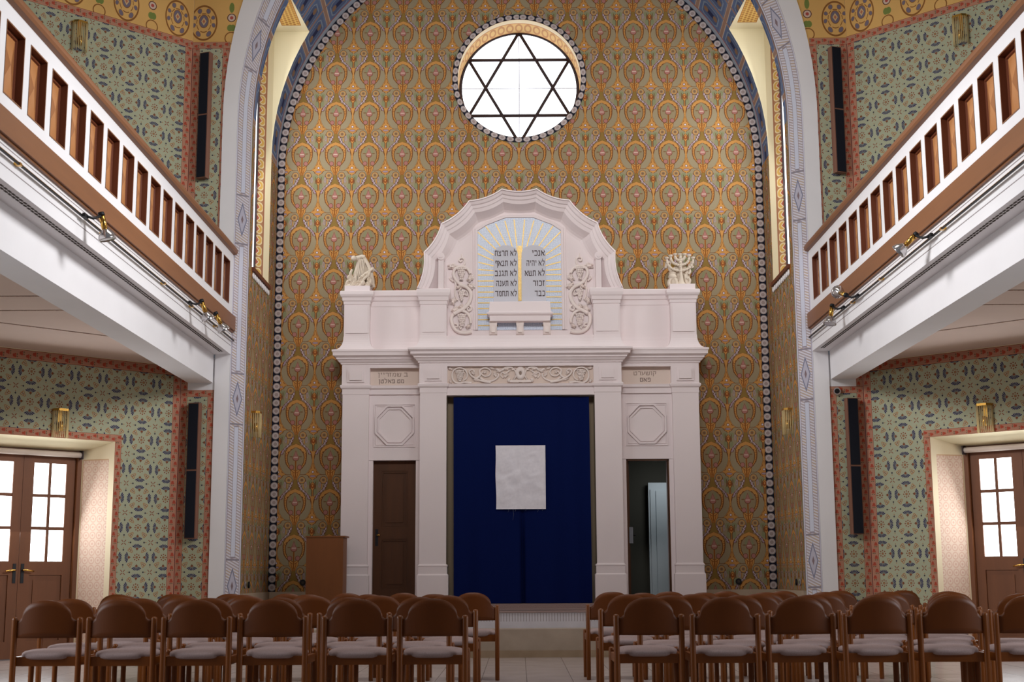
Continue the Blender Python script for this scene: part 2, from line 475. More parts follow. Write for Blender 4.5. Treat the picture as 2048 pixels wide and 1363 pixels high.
    def leaf(s, c, ang, L, W, y, depth=.02, lobes=5, mat=0):
        """relief leaf lying in the x,z plane, raised toward -y"""
        out = []; N = 26
        for k in range(N):
            t = k/N*2*PI
            rad = .62 + .38*abs(math.cos(lobes*t/2))
            px, pz = L*.5*rad*math.cos(t), W*.5*rad*math.sin(t)
            ca, sa = math.cos(ang), math.sin(ang)
            out.append((c[0] + px*ca - pz*sa, c[1] + px*sa + pz*ca))
        for k in range(N):
            a, b = out[k], out[(k + 1) % N]
            s.face([(a[0], y, a[1]), (b[0], y, b[1]), (c[0]*.5 + b[0]*.5, y - depth, c[1]*.5 + b[1]*.5), (c[0]*.5 + a[0]*.5, y - depth, c[1]*.5 + a[1]*.5)], mat=mat)
            s.face([(c[0]*.5 + a[0]*.5, y - depth, c[1]*.5 + a[1]*.5), (c[0]*.5 + b[0]*.5, y - depth, c[1]*.5 + b[1]*.5), (c[0], y - depth*.6, c[1])], mat=mat)
    def build(s, name, mats, parent=None, fix=True):
        me = bpy.data.meshes.new(name)
        me.from_pydata(s.v, [], s.f)
        for m in (mats if isinstance(mats, (list, tuple)) else [mats]): me.materials.append(MT[m] if isinstance(m, str) else m)
        uv = me.uv_layers.new(name='UVMap')
        i = 0
        for p, u in zip(me.polygons, s.u):
            for q in u: uv.data[i].uv = q; i += 1
        me.polygons.foreach_set('material_index', s.m)
        me.polygons.foreach_set('use_smooth', s.sm)
        if fix:
            bm = bmesh.new(); bm.from_mesh(me)
            bmesh.ops.remove_doubles(bm, verts=bm.verts, dist=1e-5)
            bmesh.ops.recalc_face_normals(bm, faces=bm.faces)
            bm.to_mesh(me); bm.free()
        me.update()
        o = bpy.data.objects.new(name, me); COL.objects.link(o)
        if parent: o.parent = parent
        return o
def tag(o, label=None, cat=None, group=None, kind=None):
    if label: o['label'] = label
    if cat: o['category'] = cat
    if group: o['group'] = group
    if kind: o['kind'] = kind
    return o
def empty(name, loc=(0, 0, 0), rz=0):
    o = bpy.data.objects.new(name, None); COL.objects.link(o); o.location = loc; o.rotation_euler = (0, 0, rz)
    o.empty_display_size = .2
    return o
def struct(o, label, cat): return tag(o, label, cat, kind='structure')
def dup(root, name=None):
    r = root.copy(); COL.objects.link(r)
    def rec(a, b):
        for ch in list(a.children):
            c = ch.copy(); COL.objects.link(c); c.parent = b; c.matrix_parent_inverse = ch.matrix_parent_inverse.copy(); rec(ch, c)
    rec(root, r)
    return r
GLYPH = {   # Hebrew letters as pen strokes: x0,y0,x1,y1,width; cap height 1
'א': [(.05, .97, .72, .03, .19), (.70, .97, .70, .66, .15), (.70, .68, .47, .48, .11), (.22, .70, .09, .42, .11), (.09, .44, .12, .02, .15)],
'ב': [(.03, .91, .62, .91, .18), (.57, .95, .57, .08, .14), (0, .08, .78, .08, .18)],
'ג': [(.1, .91, .42, .91, .18), (.37, .91, .37, .3, .13), (.36, .38, .5, .02, .15), (.38, .3, .04, .05, .14)],
'ד': [(0, .91, .74, .91, .18), (.58, .95, .58, 0, .15)],
'ה': [(0, .91, .70, .91, .18), (.62, .95, .62, 0, .15), (.12, .60, .10, 0, .14)],
'ו': [(.04, .91, .29, .91, .18), (.23, .91, .23, 0, .14)],
'ז': [(0, .91, .42, .91, .18), (.22, .88, .2, 0, .14)],
'ח': [(0, .91, .70, .91, .18), (.12, .91, .12, 0, .15), (.62, .95, .62, 0, .15)],
'ט': [(.1, .96, .1, .08, .15), (.05, .08, .66, .08, .17), (.62, .08, .62, .92, .14), (.66, .91, .38, .91, .15), (.36, .95, .36, .62, .13)],
'י': [(.04, .91, .29, .91, .18), (.23, .91, .20, .52, .13)],
'כ': [(.03, .91, .54, .91, .18), (.50, .92, .60, .76, .14), (.60, .80, .60, .2, .14), (.60, .24, .50, .08, .14), (.03, .08, .54, .08, .18)],
'ל': [(.1, 1.34, .1, .86, .13), (.05, .88, .62, .88, .17), (.57, .9, .5, .42, .14), (.51, .46, .24, -.02, .14)],
'מ': [(.03, .97, .2, .74, .12), (.17, .8, .08, .02, .14), (.15, .70, .42, .95, .13), (.38, .94, .62, .80, .15), (.61, .86, .61, .08, .14), (.34, .08, .66, .08, .18)],
'נ': [(.08, .91, .38, .91, .18), (.33, .95, .33, .08, .14), (0, .08, .42, .08, .18)],
'ן': [(.04, .91, .29, .91, .18), (.23, .91, .21, -.32, .14)],
'ם': [(.05, .91, .66, .91, .18), (.12, .91, .12, .05, .14), (.59, .95, .59, .05, .14), (.05, .08, .66, .08, .18)],
'ע': [(.64, .97, .56, .32, .15), (.57, .36, .05, .02, .15), (.1, .97, .26, .24, .15)],
'פ': [(.05, .91, .56, .91, .18), (.58, .92, .58, .08, .15), (.03, .08, .62, .08, .18), (.12, .92, .12, .56, .13), (.09, .56, .34, .56, .12)],
'ף': [(.05, .91, .56, .91, .18), (.56, .92, .54, -.32, .15), (.12, .92, .12, .56, .13), (.09, .56, .34, .56, .12)],
'צ': [(.08, .97, .56, .12, .16), (.60, .97, .56, .62, .14), (.57, .64, .36, .48, .12), (0, .08, .66, .08, .18)],
'ק': [(.03, .91, .64, .91, .18), (.58, .93, .56, .42, .15), (.57, .45, .42, .22, .13), (.12, .66, .12, -.32, .14)],
'ר': [(.03, .91, .56, .91, .18), (.55, .93, .55, 0, .15)],
'ש': [(.08, .97, .15, .06, .15), (.10, .08, .74, .08, .17), (.43, .97, .28, .30, .13), (.77, .97, .70, .06, .15)],
'ת': [(.08, .91, .74, .91, .18), (.66, .93, .66, 0, .15), (.20, .91, .20, .08, .14), (.22, .08, 0, .08, .17)]}
def text_mesh(name, body, height, right, y, base, mat, parent, width):
    """one line of Hebrew set from its right-hand end, scaled to the given width"""
    adv = {' ': .38}
    for k, g in GLYPH.items(): adv[k] = max(max(q[0], q[2]) for q in g) + .17
    tot = sum(adv[ch] for ch in body) - .17; kx = width/tot; x = right; b = MB(); lay = 0
    for ch in body:
        x -= (adv[ch] - .17)*kx if ch != ' ' else adv[ch]*kx
        if ch in GLYPH:
            for x0, y0, x1, y1, w in GLYPH[ch]:
                L = math.hypot(x1 - x0, y1 - y0); nx, ny = -(y1 - y0)/L*w/2, (x1 - x0)/L*w/2; lay += 1
                yy = y - .0001*(lay % 5)
                b.face([(x + (px + qx)*kx, yy, base + (pz + qz)*height) for px, pz, qx, qz in ((x0, y0, nx, ny), (x1, y1, nx, ny), (x1, y1, -nx, -ny), (x0, y0, -nx, -ny))])
            x -= .17*kx
    return b.build(name, mat, parent)

# ------------------------------------------------------------------ main dimensions (metres)
DP, DB, W = 18.35, 20.374, 3.711      # chancel arch plane, back wall plane, half width of the apse
XC, ANG = 4.586, math.radians(43.9)   # corner of the splayed walls and their angle
YP, YW = 19.754, 19.874               # faces of the ark's main and wing pilasters
ZPL = .54                             # platform height

# ------------------------------------------------------------------ floor, platform, steps
b = MB()
b.face([(-9, 3, 0), (9, 3, 0), (9, 20.5, 0), (-9, 20.5, 0)], [(-9, 3), (9, 3), (9, 20.5), (-9, 20.5)])
struct(b.build('floor', 'floor'), 'pale stone tile floor under the chairs', 'floor')
root = struct(empty('platform', (0, 17.33, 0)), 'stone platform with two steps in front of the ark', 'platform')
def sub(name, mb, mat, parent):
    o = mb.build(name, mat, parent); o.matrix_parent_inverse = Matrix.Translation(-parent.location); return o
PX = 3.62
b = MB(); b.box(-PX, PX, 17.315, 17.345, 0, .085); sub('step_skirting', b, 'stepd', root)
b = MB(); b.box(-PX, PX, 17.33, 17.8, 0, .34); sub('lower_step', b, 'step', root)
b = MB(); b.box(-PX, PX, 17.72, 18.6, .002, .53); sub('upper_step', b, 'stepw', root)
b = MB(); b.box(-PX, PX, 17.70, 18.6, .53, ZPL); b.box(-3.70, 3.70, 18.42, 20.3, .3, ZPL); b.box(-2.66, 2.64, 19.42, 20.3, ZPL, .6)
sub('carpet', b, 'carpet', root)

# ------------------------------------------------------------------ apse: back wall, vault, side walls
def varc(x, zc, a, bb):
    return zc + bb*math.sqrt(max(0, 1 - (x/a)**2))
ZS, VB = 7.15, 3.75
b = MB()
def wq(x0, x1, z0, z1, y=DB):
    b.face([(x0, y, z0), (x1, y, z0), (x1, y, z1), (x0, y, z1)], [(x0, z0), (x1, z0), (x1, z1), (x0, z1)])
wq(-W, -2.5, .775, ZS); wq(2.5, W, .775, ZS); wq(-2.5, 2.5, 4.1, ZS)
OCZ, OCR, OCS = 8.588, .955, 1.08
xs = [-W + .0001] + [-W*math.cos(PI*k/40) for k in range(1, 40)] + [W - .0001]
xs = sorted(set([x for x in xs if abs(abs(x) - OCS) > .05] + [-OCS, OCS]))
for x0, x1 in zip(xs[:-1], xs[1:]):
    z0, z1 = varc(x0, ZS, W, VB), varc(x1, ZS, W, VB)
    lo = ZS
    if abs((x0 + x1)/2) < OCS:
        wq(x0, x1, ZS, OCZ - OCS); lo = OCZ + OCS
    b.face([(x0, DB, lo), (x1, DB, lo), (x1, DB, z1), (x0, DB, z0)], [(x0, lo), (x1, lo), (x1, z1), (x0, z0)])
N = 48
def sq(a):
    c, s_ = math.cos(a), math.sin(a); k = OCS/max(abs(c), abs(s_)); return c*k, OCZ + s_*k
for k in range(N):
    a0, a1 = 2*PI*k/N + PI/4, 2*PI*(k + 1)/N + PI/4
    p = [(OCR*math.cos(a0), OCZ + OCR*math.sin(a0)), (OCR*math.cos(a1), OCZ + OCR*math.sin(a1)), sq(a1), sq(a0)]
    b.face([(x, DB, z) for x, z in p], p)
struct(b.build('wall_back', 'gold'), 'gold and sage painted back wall with a round window', 'wall')
b = MB(); b.box(-W, -2.4, DB - .03, DB + .02, ZPL - .01, .775); b.box(2.4, W, DB - .03, DB + .02, ZPL - .01, .775)
for s in (-1, 1): b.box(s*(W + .01), s*(W - .03), DP + .03, DB, ZPL - .01, .775)
struct(b.build('baseboard_apse', 'plinth'), 'beige stone skirting of the apse', 'skirting')

def band(path_in, path_out, y, mat, name, label, cat, parent=None, ys=None):
    """flat strip between two x,z paths; u across, v metres along"""
    b = MB(); t = 0
    ts = [0]
    for p, q in zip(path_in[:-1], path_in[1:]): t += math.dist(p, q); ts.append(t)
    for i in range(len(path_in) - 1):
        a, c, d, e = path_in[i], path_in[i + 1], path_out[i + 1], path_out[i]
        b.face([(a[0], y, a[1]), (c[0], y, c[1]), (d[0], y, d[1]), (e[0], y, e[1])],
               [(1, ts[i]), (1, ts[i + 1]), (0, ts[i + 1]), (0, ts[i])])
    o = b.build(name, mat, parent)
    if label: struct(o, label, cat)
    return o
def archpath(a, bb, zc, z0, n=64):
    p = [(-a, z0 + (zc - z0)*k/12) for k in range(12)]
    p += [(-a*math.cos(PI*k/n), zc + bb*math.sin(PI*k/n)) for k in range(n + 1)]
    p += [(a, z0 + (zc - z0)*k/12) for k in range(11, -1, -1)]
    return p
band(archpath(W - .115, VB - .115, ZS, .775), archpath(W - .002, VB - .002, ZS, .775), DB - .006, 'dots', 'trim_1', 'dark band of pale discs edging the back wall', 'border')
ring = lambda r: [(r*math.sin(2*PI*k/72), OCZ + r*math.cos(2*PI*k/72)) for k in range(73)]
band(ring(OCR), ring(OCR + .085), DB - .006, 'dots', 'trim_2', 'ring of pale discs painted round the round window', 'border')

# oculus
ow = struct(empty('window_1', (0, DB + .5, OCZ)), 'round window with six-pointed star glazing bars high on the back wall', 'window')
def subw(name, mb, mat, parent):
    o = mb.build(name, mat, parent); o.matrix_parent_inverse = Matrix.Translation(-Vector(parent.location)); return o
b = MB()
b.grid([[(OCR*math.cos(2*PI*k/72), y, OCZ + OCR*math.sin(2*PI*k/72)) for k in range(72)] for y in (DB, DB + .62)], closed_u=True,
       uvf=lambda i, j: (.08 + .6*i, j/72*6.0))
subw('window_reveal', b, 'ocur', ow)
b = MB(); b.face([(.955*math.cos(2*PI*k/72), DB + .6, OCZ + .955*math.sin(2*PI*k/72)) for k in range(72)])
subw('glass', b, 'skyo', ow)
b = MB()
YG = DB + .56
b.tube([(.935*math.cos(2*PI*k/72), YG, OCZ + .03 + .935*math.sin(2*PI*k/72)) for k in range(72)], .03, 6, closed=True)
R6 = .925
for off in (PI/2, -PI/2):
    v3 = [Vector((R6*math.cos(off + 2*PI*k/3), YG, OCZ + .045 + R6*math.sin(off + 2*PI*k/3))) for k in range(3)]
    for k in range(3): b.tube([v3[k], v3[(k + 1) % 3]], .025, 6)
subw('star_glazing_bars', b, 'lead', ow)
b = MB(); b.tube([(-.93, YG + .02, OCZ + .04), (.93, YG + .02, OCZ + .04)], .006, 4); b.tube([(0, YG + .02, OCZ - .93), (0, YG + .02, OCZ + .93)], .006, 4)
subw('glass_joint', b, 'leadl', ow)

# vault with the two dormers over the side windows
WY0, WY1, WZ0, WZ1 = 18.56, 19.82, 5.2, 9.14
def vaultb(Y):
    t = (Y - DP)/(DB - DP); return 4.1 + (VB - 4.1)*t, 7.2 + (ZS - 7.2)*t
st = [DP, WY0, WY1, DB]
def vrow(Y):
    bb, zc = vaultb(Y); td = math.asin((WZ1 - zc)/bb)
    th = [td*k/8 for k in range(8)] + [td + (PI - 2*td)*k/36 for k in range(37)] + [PI - td + td*k/8 for k in range(1, 9)]
    return [(-W*math.cos(t), Y, zc + bb*math.sin(t)) for t in th], th
b = MB()
for a, c in zip(st[:-1], st[1:]):
    ra, tha = vrow(a); rc, thc = vrow(c)
    for j in range(len(ra) - 1):
        if a == WY0 and (j < 8 or j >= len(ra) - 9): continue
        b.face([ra[j], ra[j + 1], rc[j + 1], rc[j]], [(tha[j]*3.75, DB - a), (tha[j + 1]*3.75, DB - a), (thc[j + 1]*3.75, DB - c), (thc[j]*3.75, DB - c)], smooth=True)
struct(b.build('ceiling_apse', 'blue'), 'blue panelled barrel vault over the apse', 'vault')
for s, nm, wn in ((-1, 'left', 2), (1, 'right', 3)):
    b = MB(); X = s*W
    def sw(y0, y1, z0, z1, mat=0):
        b.face([(X, y0, z0), (X, y1, z0), (X, y1, z1), (X, y0, z1)], [(y0 + .15, z0), (y1 + .15, z0), (y1 + .15, z1), (y0 + .15, z1)], mat)
    sw(DP, DB, .775, WZ0); sw(DP, WY0, WZ0, 7.2); sw(WY1, DB, WZ0, ZS)
    # triangles of the dormer
    for Y in (WY0, WY1):
        r, _ = vrow(Y); pts = r[:9] if s < 0 else r[-9:][::-1]
        b.face(list(pts) + [(X, Y, WZ1)], None, 1)
    r0, _ = vrow(WY0); r1, _ = vrow(WY1); x0, x1 = abs(r0[8][0]), abs(r1[8][0])
    b.face([(s*3.9, WY0, WZ1), (s*x0, WY0, WZ1), (s*x1, WY1, WZ1), (s*3.9, WY1, WZ1)], [(3.9, WY0), (x0, WY0), (x1, WY1), (3.9, WY1)], 2)
    struct(b.build('wall_apse_' + nm, ['gold', 'cream', 'soffit']), 'gold patterned side wall of the apse on the %s' % nm, 'wall')
    w = struct(empty('window_%d' % wn, (s*3.9, 19.2, WZ0)), 'tall narrow window in the %s side wall of the apse' % nm, 'window')
    XG = s*3.89; g0, g1 = 18.86, 19.57
    b = MB(); b.face([(XG, g0 - .3, WZ0), (XG, g1, WZ0), (XG, g1, WZ1), (XG, g0 - .3, WZ1)]); subw('glass', b, 'sky', w)
    b = MB()
    for ya, yb in ((WY1, g1), (WY0, g0 - .3)):
        b.face([(XG, yb, WZ0), (X, ya, WZ0), (X, ya, WZ1), (XG, yb, WZ1)], [(0, WZ0), (1, WZ0), (1, WZ1), (0, WZ1)])
    subw('window_reveal', b, 'rings', w)
    b = MB(); b.box(s*(W - .035), s*3.9, WY0, WY1 + .02, WZ0 - .05, WZ0 + .005); subw('sill', b, 'panelb', w)
    b = MB()
    for k in range(10): b.ball((s*(W - .012), WY0 + .06 + k*.128, WZ0 - .105), (.018, .05, .045), 8)
    subw('sill_ornament', b, 'white', w)
    b = MB(); b.box(s*3.86, s*3.885, g1 - .03, g1, WZ0, WZ1); b.box(s*3.86, s*3.885, g0 - .3, g0 - .27, WZ0, WZ1); subw('window_frame', b, 'lead', w)

# ------------------------------------------------------------------ chancel arch front
pin = archpath(W + .002, 4.1, 7.2, 0); pmid = archpath(3.925, 4.5, 7.25, 0); pout = archpath(4.128, 5.1, 7.3, 0)
band(pin, pmid, DP - .012, 'decor', 'trim_3', 'pale painted ornament strip edging the chancel arch', 'border')
band(pmid, pout, DP - .02, 'white', 'trim_4', 'plain white band round the chancel arch', 'band')
b = MB()
for (a, c) in zip(pout[12:-13], pout[13:-12]):
    b.face([(a[0], DP, a[1]), (c[0], DP, c[1]), (c[0], DP, 12.6), (a[0], DP, 12.6)], [(a[0], a[1]), (c[0], c[1]), (c[0], 12.6), (a[0], 12.6)])
o = b.build('wall_arch', 'yellow'); o.location.y = .004
struct(o, 'ochre scroll painted wall above the chancel arch', 'wall')

def bordered(b, x0, x1, z0, z1, y, bw, mats, s=1, xo=0, left=True, right=True, top=True):
    """green field with a pink border; mats = (field, border)"""
    F, B = mats
    def q(xa, xb, za, zb, mat, vert=None):
        P = [(s*xa, y, za), (s*xb, y, za), (s*xb, y, zb), (s*xa, y, zb)]
        if vert is None: uv = [(xa + xo, za), (xb + xo, za), (xb + xo, zb), (xa + xo, zb)]
        elif vert: uv = [(0, za), (1, za), (1, zb), (0, zb)]
        else: uv = [(0, xa), (0, xb), (1, xb), (1, xa)]
        b.face(P, uv, mat)
    l = bw if left else 0; r = bw if right else 0; t = bw if top else 0
    q(x0 + l, x1 - r, z0, z1 - t, F)
    if left: q(x0, x0 + bw, z0, z1 - t, B, True)
    if right: q(x1 - bw, x1, z0, z1 - t, B, True)
    if top: q(x0, x1, z1 - bw, z1, B, False)
    return q
for s, nm in ((-1, 'left'), (1, 'right')):
    b = MB()
    q = bordered(b, 4.125, XC - .002, 0, 3.47, DP, .093, (0, 1), s, -4.355 + .165)
    q(4.10, XC - .095, 3.47, 3.9, 2); q(XC - .095, XC - .002, 3.47, 3.9, 1, True)
    q = bordered(b, 4.06, XC - .002, 4.0, 8.395, DP, .1, (0, 1), s, -4.355 + .165)
    q(3.90, XC - .002, 8.395, 12.6, 3)
    struct(b.build('wall_front_' + nm, ['green', 'pink', 'white', 'yellow']), 'narrow sage patterned wall beside the chancel arch, %s' % nm, 'wall')

# ------------------------------------------------------------------ splayed walls with door niches (local frame: x along, y outward)
NA0, NA1, NZ, ND = .92, 2.90, 2.72, .45
LD = 3.82
def diag_frame(s): return (s*XC, DP, 0), -s*ANG
for s, nm in ((-1, 'left'), (1, 'right')):
    loc, rz = diag_frame(s)
    b = MB()
    def q(xa, xb, za, zb, mat, vert=None, y=0):
        P = [(s*xa, y, za), (s*xb, y, za), (s*xb, y, zb), (s*xa, y, zb)]
        if vert is None: uv = [(xa, za), (xb, za), (xb, zb), (xa, zb)]
        elif vert: uv = [(0, za), (1, za), (1, zb), (0, zb)]
        else: uv = [(0, xa), (0, xb), (1, xb), (1, xa)]
        b.face(P, uv, mat)
    bw = .11; nb = .09
    q(0, bw, 0, 3.66, 1, True); q(LD - bw, LD, 0, 3.66, 1, True); q(0, LD, 3.66, 3.78, 1, False); q(0, LD, 3.78, 3.95, 4)
    q(bw, NA0 - nb, 0, 3.66, 0); q(NA1 + nb, LD - bw, 0, 3.66, 0); q(NA0 - nb, NA1 + nb, NZ + nb, 3.66, 0)
    q(NA0 - nb, NA0, 0, NZ, 1, True); q(NA1, NA1 + nb, 0, NZ, 1, True); q(NA0 - nb, NA1 + nb, NZ, NZ + nb, 1, False)
    q(0, bw, 4.0, 8.30, 1, True); q(LD - bw, LD, 4.0, 8.30, 1, True); q(0, LD, 8.30, 8.41, 1, False)
    q(bw, LD - bw, 4.0, 8.30, 0); q(0, LD, 8.41, 12.6, 2)
    # niche: splayed jambs and head
    i0, i1, iz = 1.17, 2.65, 2.60
    for xa, xb in ((NA0, i0), (NA1, i1)):
        b.face([(s*xa, 0, 0), (s*xb, ND, 0), (s*xb, ND, iz), (s*xa, 0, NZ)], [(1, 0), (0, 0), (0, iz), (1, NZ)], 3)
    b.face([(s*NA0, 0, NZ), (s*NA1, 0, NZ), (s*i1, ND, iz), (s*i0, ND, iz)], None, 4)
    o = b.build('wall_splay_' + nm, ['green', 'pink', 'yellow', 'niche', 'cream'])
    o.location = loc; o.rotation_euler = (0, 0, rz)
    struct(o, 'sage green wall with navy fan ornament around the %s door niche' % nm, 'wall')
    # double door
    d = struct(empty('door_%d' % (1 if s < 0 else 2), loc, rz), 'brown wooden double door with glazed upper panes in the %s niche' % nm, 'door')
    b = MB()
    b.box(s*1.155, s*1.21, ND - .03, ND + .1, 0, 2.62); b.box(s*2.61, s*2.67, ND - .03, ND + .1, 0, 2.62); b.box(s*1.21, s*2.61, ND - .03, ND + .1, 2.53, 2.62)
    b.build('door_frame', 'door', d)
    for k, (a0, a1) in enumerate(((1.21, 1.908), (1.912, 2.61))):
        y0, y1 = ND + .02, ND + .065
        b = MB()
        ga, gb, gz0, gz1 = a0 + .125, a1 - .14, 1.20, 2.435
        for x0, x1, z0, z1 in ((a0, ga, .01, 2.53), (gb, a1, .01, 2.53), (ga, gb, gz1, 2.53), (ga, gb, 1.03, gz0), (ga, gb, .01, .22)):
            b.box(s*x0, s*x1, y0, y1, z0, z1)
        mid = (ga + gb)/2
        b.box(s*(mid - .018), s*(mid + .018), y0 + .004, y1 - .004, gz0, gz1)
        for z in (gz0 + (gz1 - gz0)/3, gz0 + 2*(gz1 - gz0)/3): b.box(s*ga, s*gb, y0 + .0055, y1 - .0055, z - .02, z + .02)
        b.box(s*ga, s*gb, y0 + .018, y1 - .01, .22, 1.03)
        b.box(s*(ga + .06), s*(gb - .06), y0 + .008, y0 + .02, .28, .97)
        leaf = b.build('door_leaf', 'door', d)
        g = MB(); g.box(s*ga, s*gb, y0 + .018, y0 + .026, gz0, gz1); g.build('window_panes', 'skyd', leaf)
        h = MB(); ha = a1 - .05 if k == 0 else a0 + .05; dr = -1 if k == 0 else 1
        h.box(s*(ha - .02), s*(ha + .02), y0 - .008, y0, .93, 1.17, 0)
        h.tube([(s*ha, y0, 1.09), (s*ha, y0 - .05, 1.09), (s*(ha + dr*.03), y0 - .06, 1.09), (s*(ha + dr*.13), y0 - .055, 1.075)], .010, 8, 1)
        h.build('handle', ['black', 'brass'], leaf)
    # blind over the door
    t = MB(); t.lathe([(.036, s*1.19), (.036, s*2.63)], (0, ND - .06, 2.555), 12, 0, 'x')
    bl = tag(empty('roller_blind', loc, rz), 'pale rolled up blind over the %s double door' % nm, 'blind')
    t.build('rolled_fabric', 'tube', bl)
    t = MB()
    for x in (1.175, 2.635): t.box(s*x, s*(x + .014), ND - .11, ND - .0, 2.5, 2.61)
    t.build('bracket', 'lead', bl)
    # rest of the octagon
    b = MB()
    e = Vector((s*XC, DP, 0)) + Vector((s*math.cos(ANG), -math.sin(ANG), 0))*LD
    b.face([(e.x, e.y, 0), (e.x, 6.0, 0), (e.x, 6.0, 3.95), (e.x, e.y, 3.95)], [(0, 0), (9, 0), (9, 3.95), (0, 3.95)])
    b.face([(e.x, e.y, 3.95), (e.x, 6.0, 3.95), (e.x, 6.0, 5.6), (e.x, e.y, 5.6)], [(0, 3.95), (9, 3.95), (9, 5.6), (0, 5.6)])
    struct(b.build('wall_' + nm, 'green'), 'sage patterned nave wall under the %s balcony' % nm, 'wall')

# ------------------------------------------------------------------ balconies
XF = 3.92
PITCH, PY0 = .521, 9.90
YN = 6.5          # near end of the modelled galleries
for s, nm in ((-1, 'left'), (1, 'right')):
    e = (XC + LD*math.cos(ANG), DP - LD*math.sin(ANG))
    bal = struct(empty('balcony', (s*XF, 12, 3.95)), 'white %s balcony slab with lower beam and vent slots' % nm, 'balcony')
    def subb(name, mb, mat): return subw(name, mb, mat, bal)
    b = MB(); b.box(s*XF, s*4.16, YN, DP - .021, 3.95, 4.27); subb('fascia', b, 'white')
    b = MB(); b.box(s*4.15, s*4.48, YN, DP - .021, 3.565, 3.97); b.box(s*4.47, s*4.53, YN, DP - .021, 3.72, 3.97); subb('lower_beam', b, 'white')
    b = MB()
    for z in (4.065, 4.215): b.box(s*(XF - .002), s*(XF + .004), YN, DP - .03, z - .004, z + .004)
    subb('fascia_groove', b, 'groove')
    b = MB(); y = YN + .3
    for dx in (.055, .085):
        y = YN + .3
        while y < DP - .3: b.box(s*(XF + dx), s*(XF + dx + .016), y, y + .06, 3.946, 3.953); y += .085
    subb('vent_slots', b, 'vent')
    b = MB(); pts = [(4.45, YN), (4.45, DP), (XC, DP), e, (e[0], YN)]
    b.face([(s*x, y, 3.79) for x, y in pts]); subb('underside', b, 'ceil')
    b = MB()
    def strip(p, q_, w=.028):
        p, q_ = Vector(p), Vector(q_); d_ = (q_ - p).normalized()*w/2; n_ = Vector((-d_.y, d_.x))
        b.face([(s*v.x, v.y, 3.786) for v in (p + n_, q_ + n_, q_ - n_, p - n_)])
    strip((4.80, 15.98), (7.0, 13.85)); strip((4.80, 14.32), (7.0, 14.32)); strip((4.80, 13.57), (6.6, 13.57)); strip((4.80, 15.98), (4.80, 9))
    subb('painted_lines', b, 'brownline')
    b = MB(); b.face([(s*x, y, 4.2) for x, y in [(4.0, YN), (4.0, DP), (XC, DP), e, (e[0], YN)]]); subb('deck', b, 'panelb')
    # parapet
    par = tag(empty('balcony_parapet', (s*XF, 12, 4.27)), 'white %s balcony parapet with rows of dark wood panels and wooden rails' % nm, 'parapet')
    def subp(name, mb, mat): return subw(name, mb, mat, par)
    n0, n1 = -6, 15
    zb, zt = 4.602, 5.19
    b = MB()
    b.box(s*XF, s*4.02, YN, DP - .021, 4.46, zb); b.box(s*XF, s*4.02, YN, DP - .021, zt, 5.36)
    prev = YN
    for k in range(n0, n1 + 1):
        y0 = PY0 + k*PITCH
        b.box(s*XF, s*4.02, prev, y0, zb, zt); prev = y0 + .395
    b.box(s*XF, s*4.02, prev, DP - .021, zb, zt)
    subp('frame', b, 'white')
    b = MB()
    xo = 3.868
    b.loft([(min(s*xo, s*4.03), max(s*xo, s*4.03), YN, DP - .021, z) for z in (4.265, 4.46)])
    b.box(s*(xo + .025), s*4.03, YN, DP - .021, 4.245, 4.275)
    subp('lower_rail', b, 'rail')
    b = MB()
    sec = [(3.875, 5.36), (3.862, 5.385), (3.862, 5.415), (3.885, 5.455), (3.94, 5.472), (4.06, 5.472), (4.10, 5.44), (4.10, 5.37), (4.06, 5.35), (3.92, 5.35)]
    b.grid([[(s*x, y, z - .03) for x, z in sec] for y in (YN, DP - .021)], closed_u=True, smooth=False)
    b.face([(s*x, DP - .021, z - .03) for x, z in sec]); subp('handrail', b, 'rail')
    # panels: wood lining, bead and a sunk diamond field, its pyramid shading painted in two veneer tones
    pm = MB()
    a, L, dz = 0.0, .395, zt - zb
    def ringq(y0, y1, z0, z1, x, Y0, Y1, Z0, Z1, X, mat):
        A = [(x, y0, z0), (x, y1, z0), (x, y1, z1), (x, y0, z1)]; Bq = [(X, Y0, Z0), (X, Y1, Z0), (X, Y1, Z1), (X, Y0, Z1)]
        for i in range(4):
            j = (i + 1) % 4; pm.face([A[i], A[j], Bq[j], Bq[i]], None, mat)
    ringq(0, L, 0, dz, -.003, .012, L - .012, .012, dz - .012, -.003, 2)
    ringq(.012, L - .012, .012, dz - .012, -.003, .012, L - .012, .012, dz - .012, .055, 1)
    ringq(.012, L - .012, .012, dz - .012, .055, .045, L - .045, .045, dz - .045, .045, 1)
    ringq(.045, L - .045, .045, dz - .045, .045, .052, L - .052, .052, dz - .052, .06, 1)
    q4 = [(.06, .052, .052), (.06, L - .052, .052), (.06, L - .052, dz - .052), (.06, .052, dz - .052)]
    ap = (.026, L/2, dz/2)
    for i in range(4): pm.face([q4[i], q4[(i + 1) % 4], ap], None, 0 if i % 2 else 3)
    pm = MB_scale = pm
    pm.v = [(s*x, y, z) for x, y, z in pm.v]
    first = pm.build('panel', ['panel', 'panelb', 'rail', 'panel_lit'], par)
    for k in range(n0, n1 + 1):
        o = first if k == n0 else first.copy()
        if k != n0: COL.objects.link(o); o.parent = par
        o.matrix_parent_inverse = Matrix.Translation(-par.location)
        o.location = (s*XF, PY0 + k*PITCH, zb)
    # lighting track
    tr = tag(empty('lighting_track', (s*(XF - .03), 12, 4.14)), 'thin dark and brass lighting track along the %s balcony edge' % nm, 'track')
    b = MB(); b.box(s*(XF - .045), s*(XF - .03), YN, DP - .03, 4.128, 4.143); subw('rail', b, 'black', tr)
    b = MB(); b.box(s*(XF - .043), s*(XF - .025), YN, DP - .03, 4.143, 4.149); subw('brass_strip', b, 'brass', tr)
    b = MB()
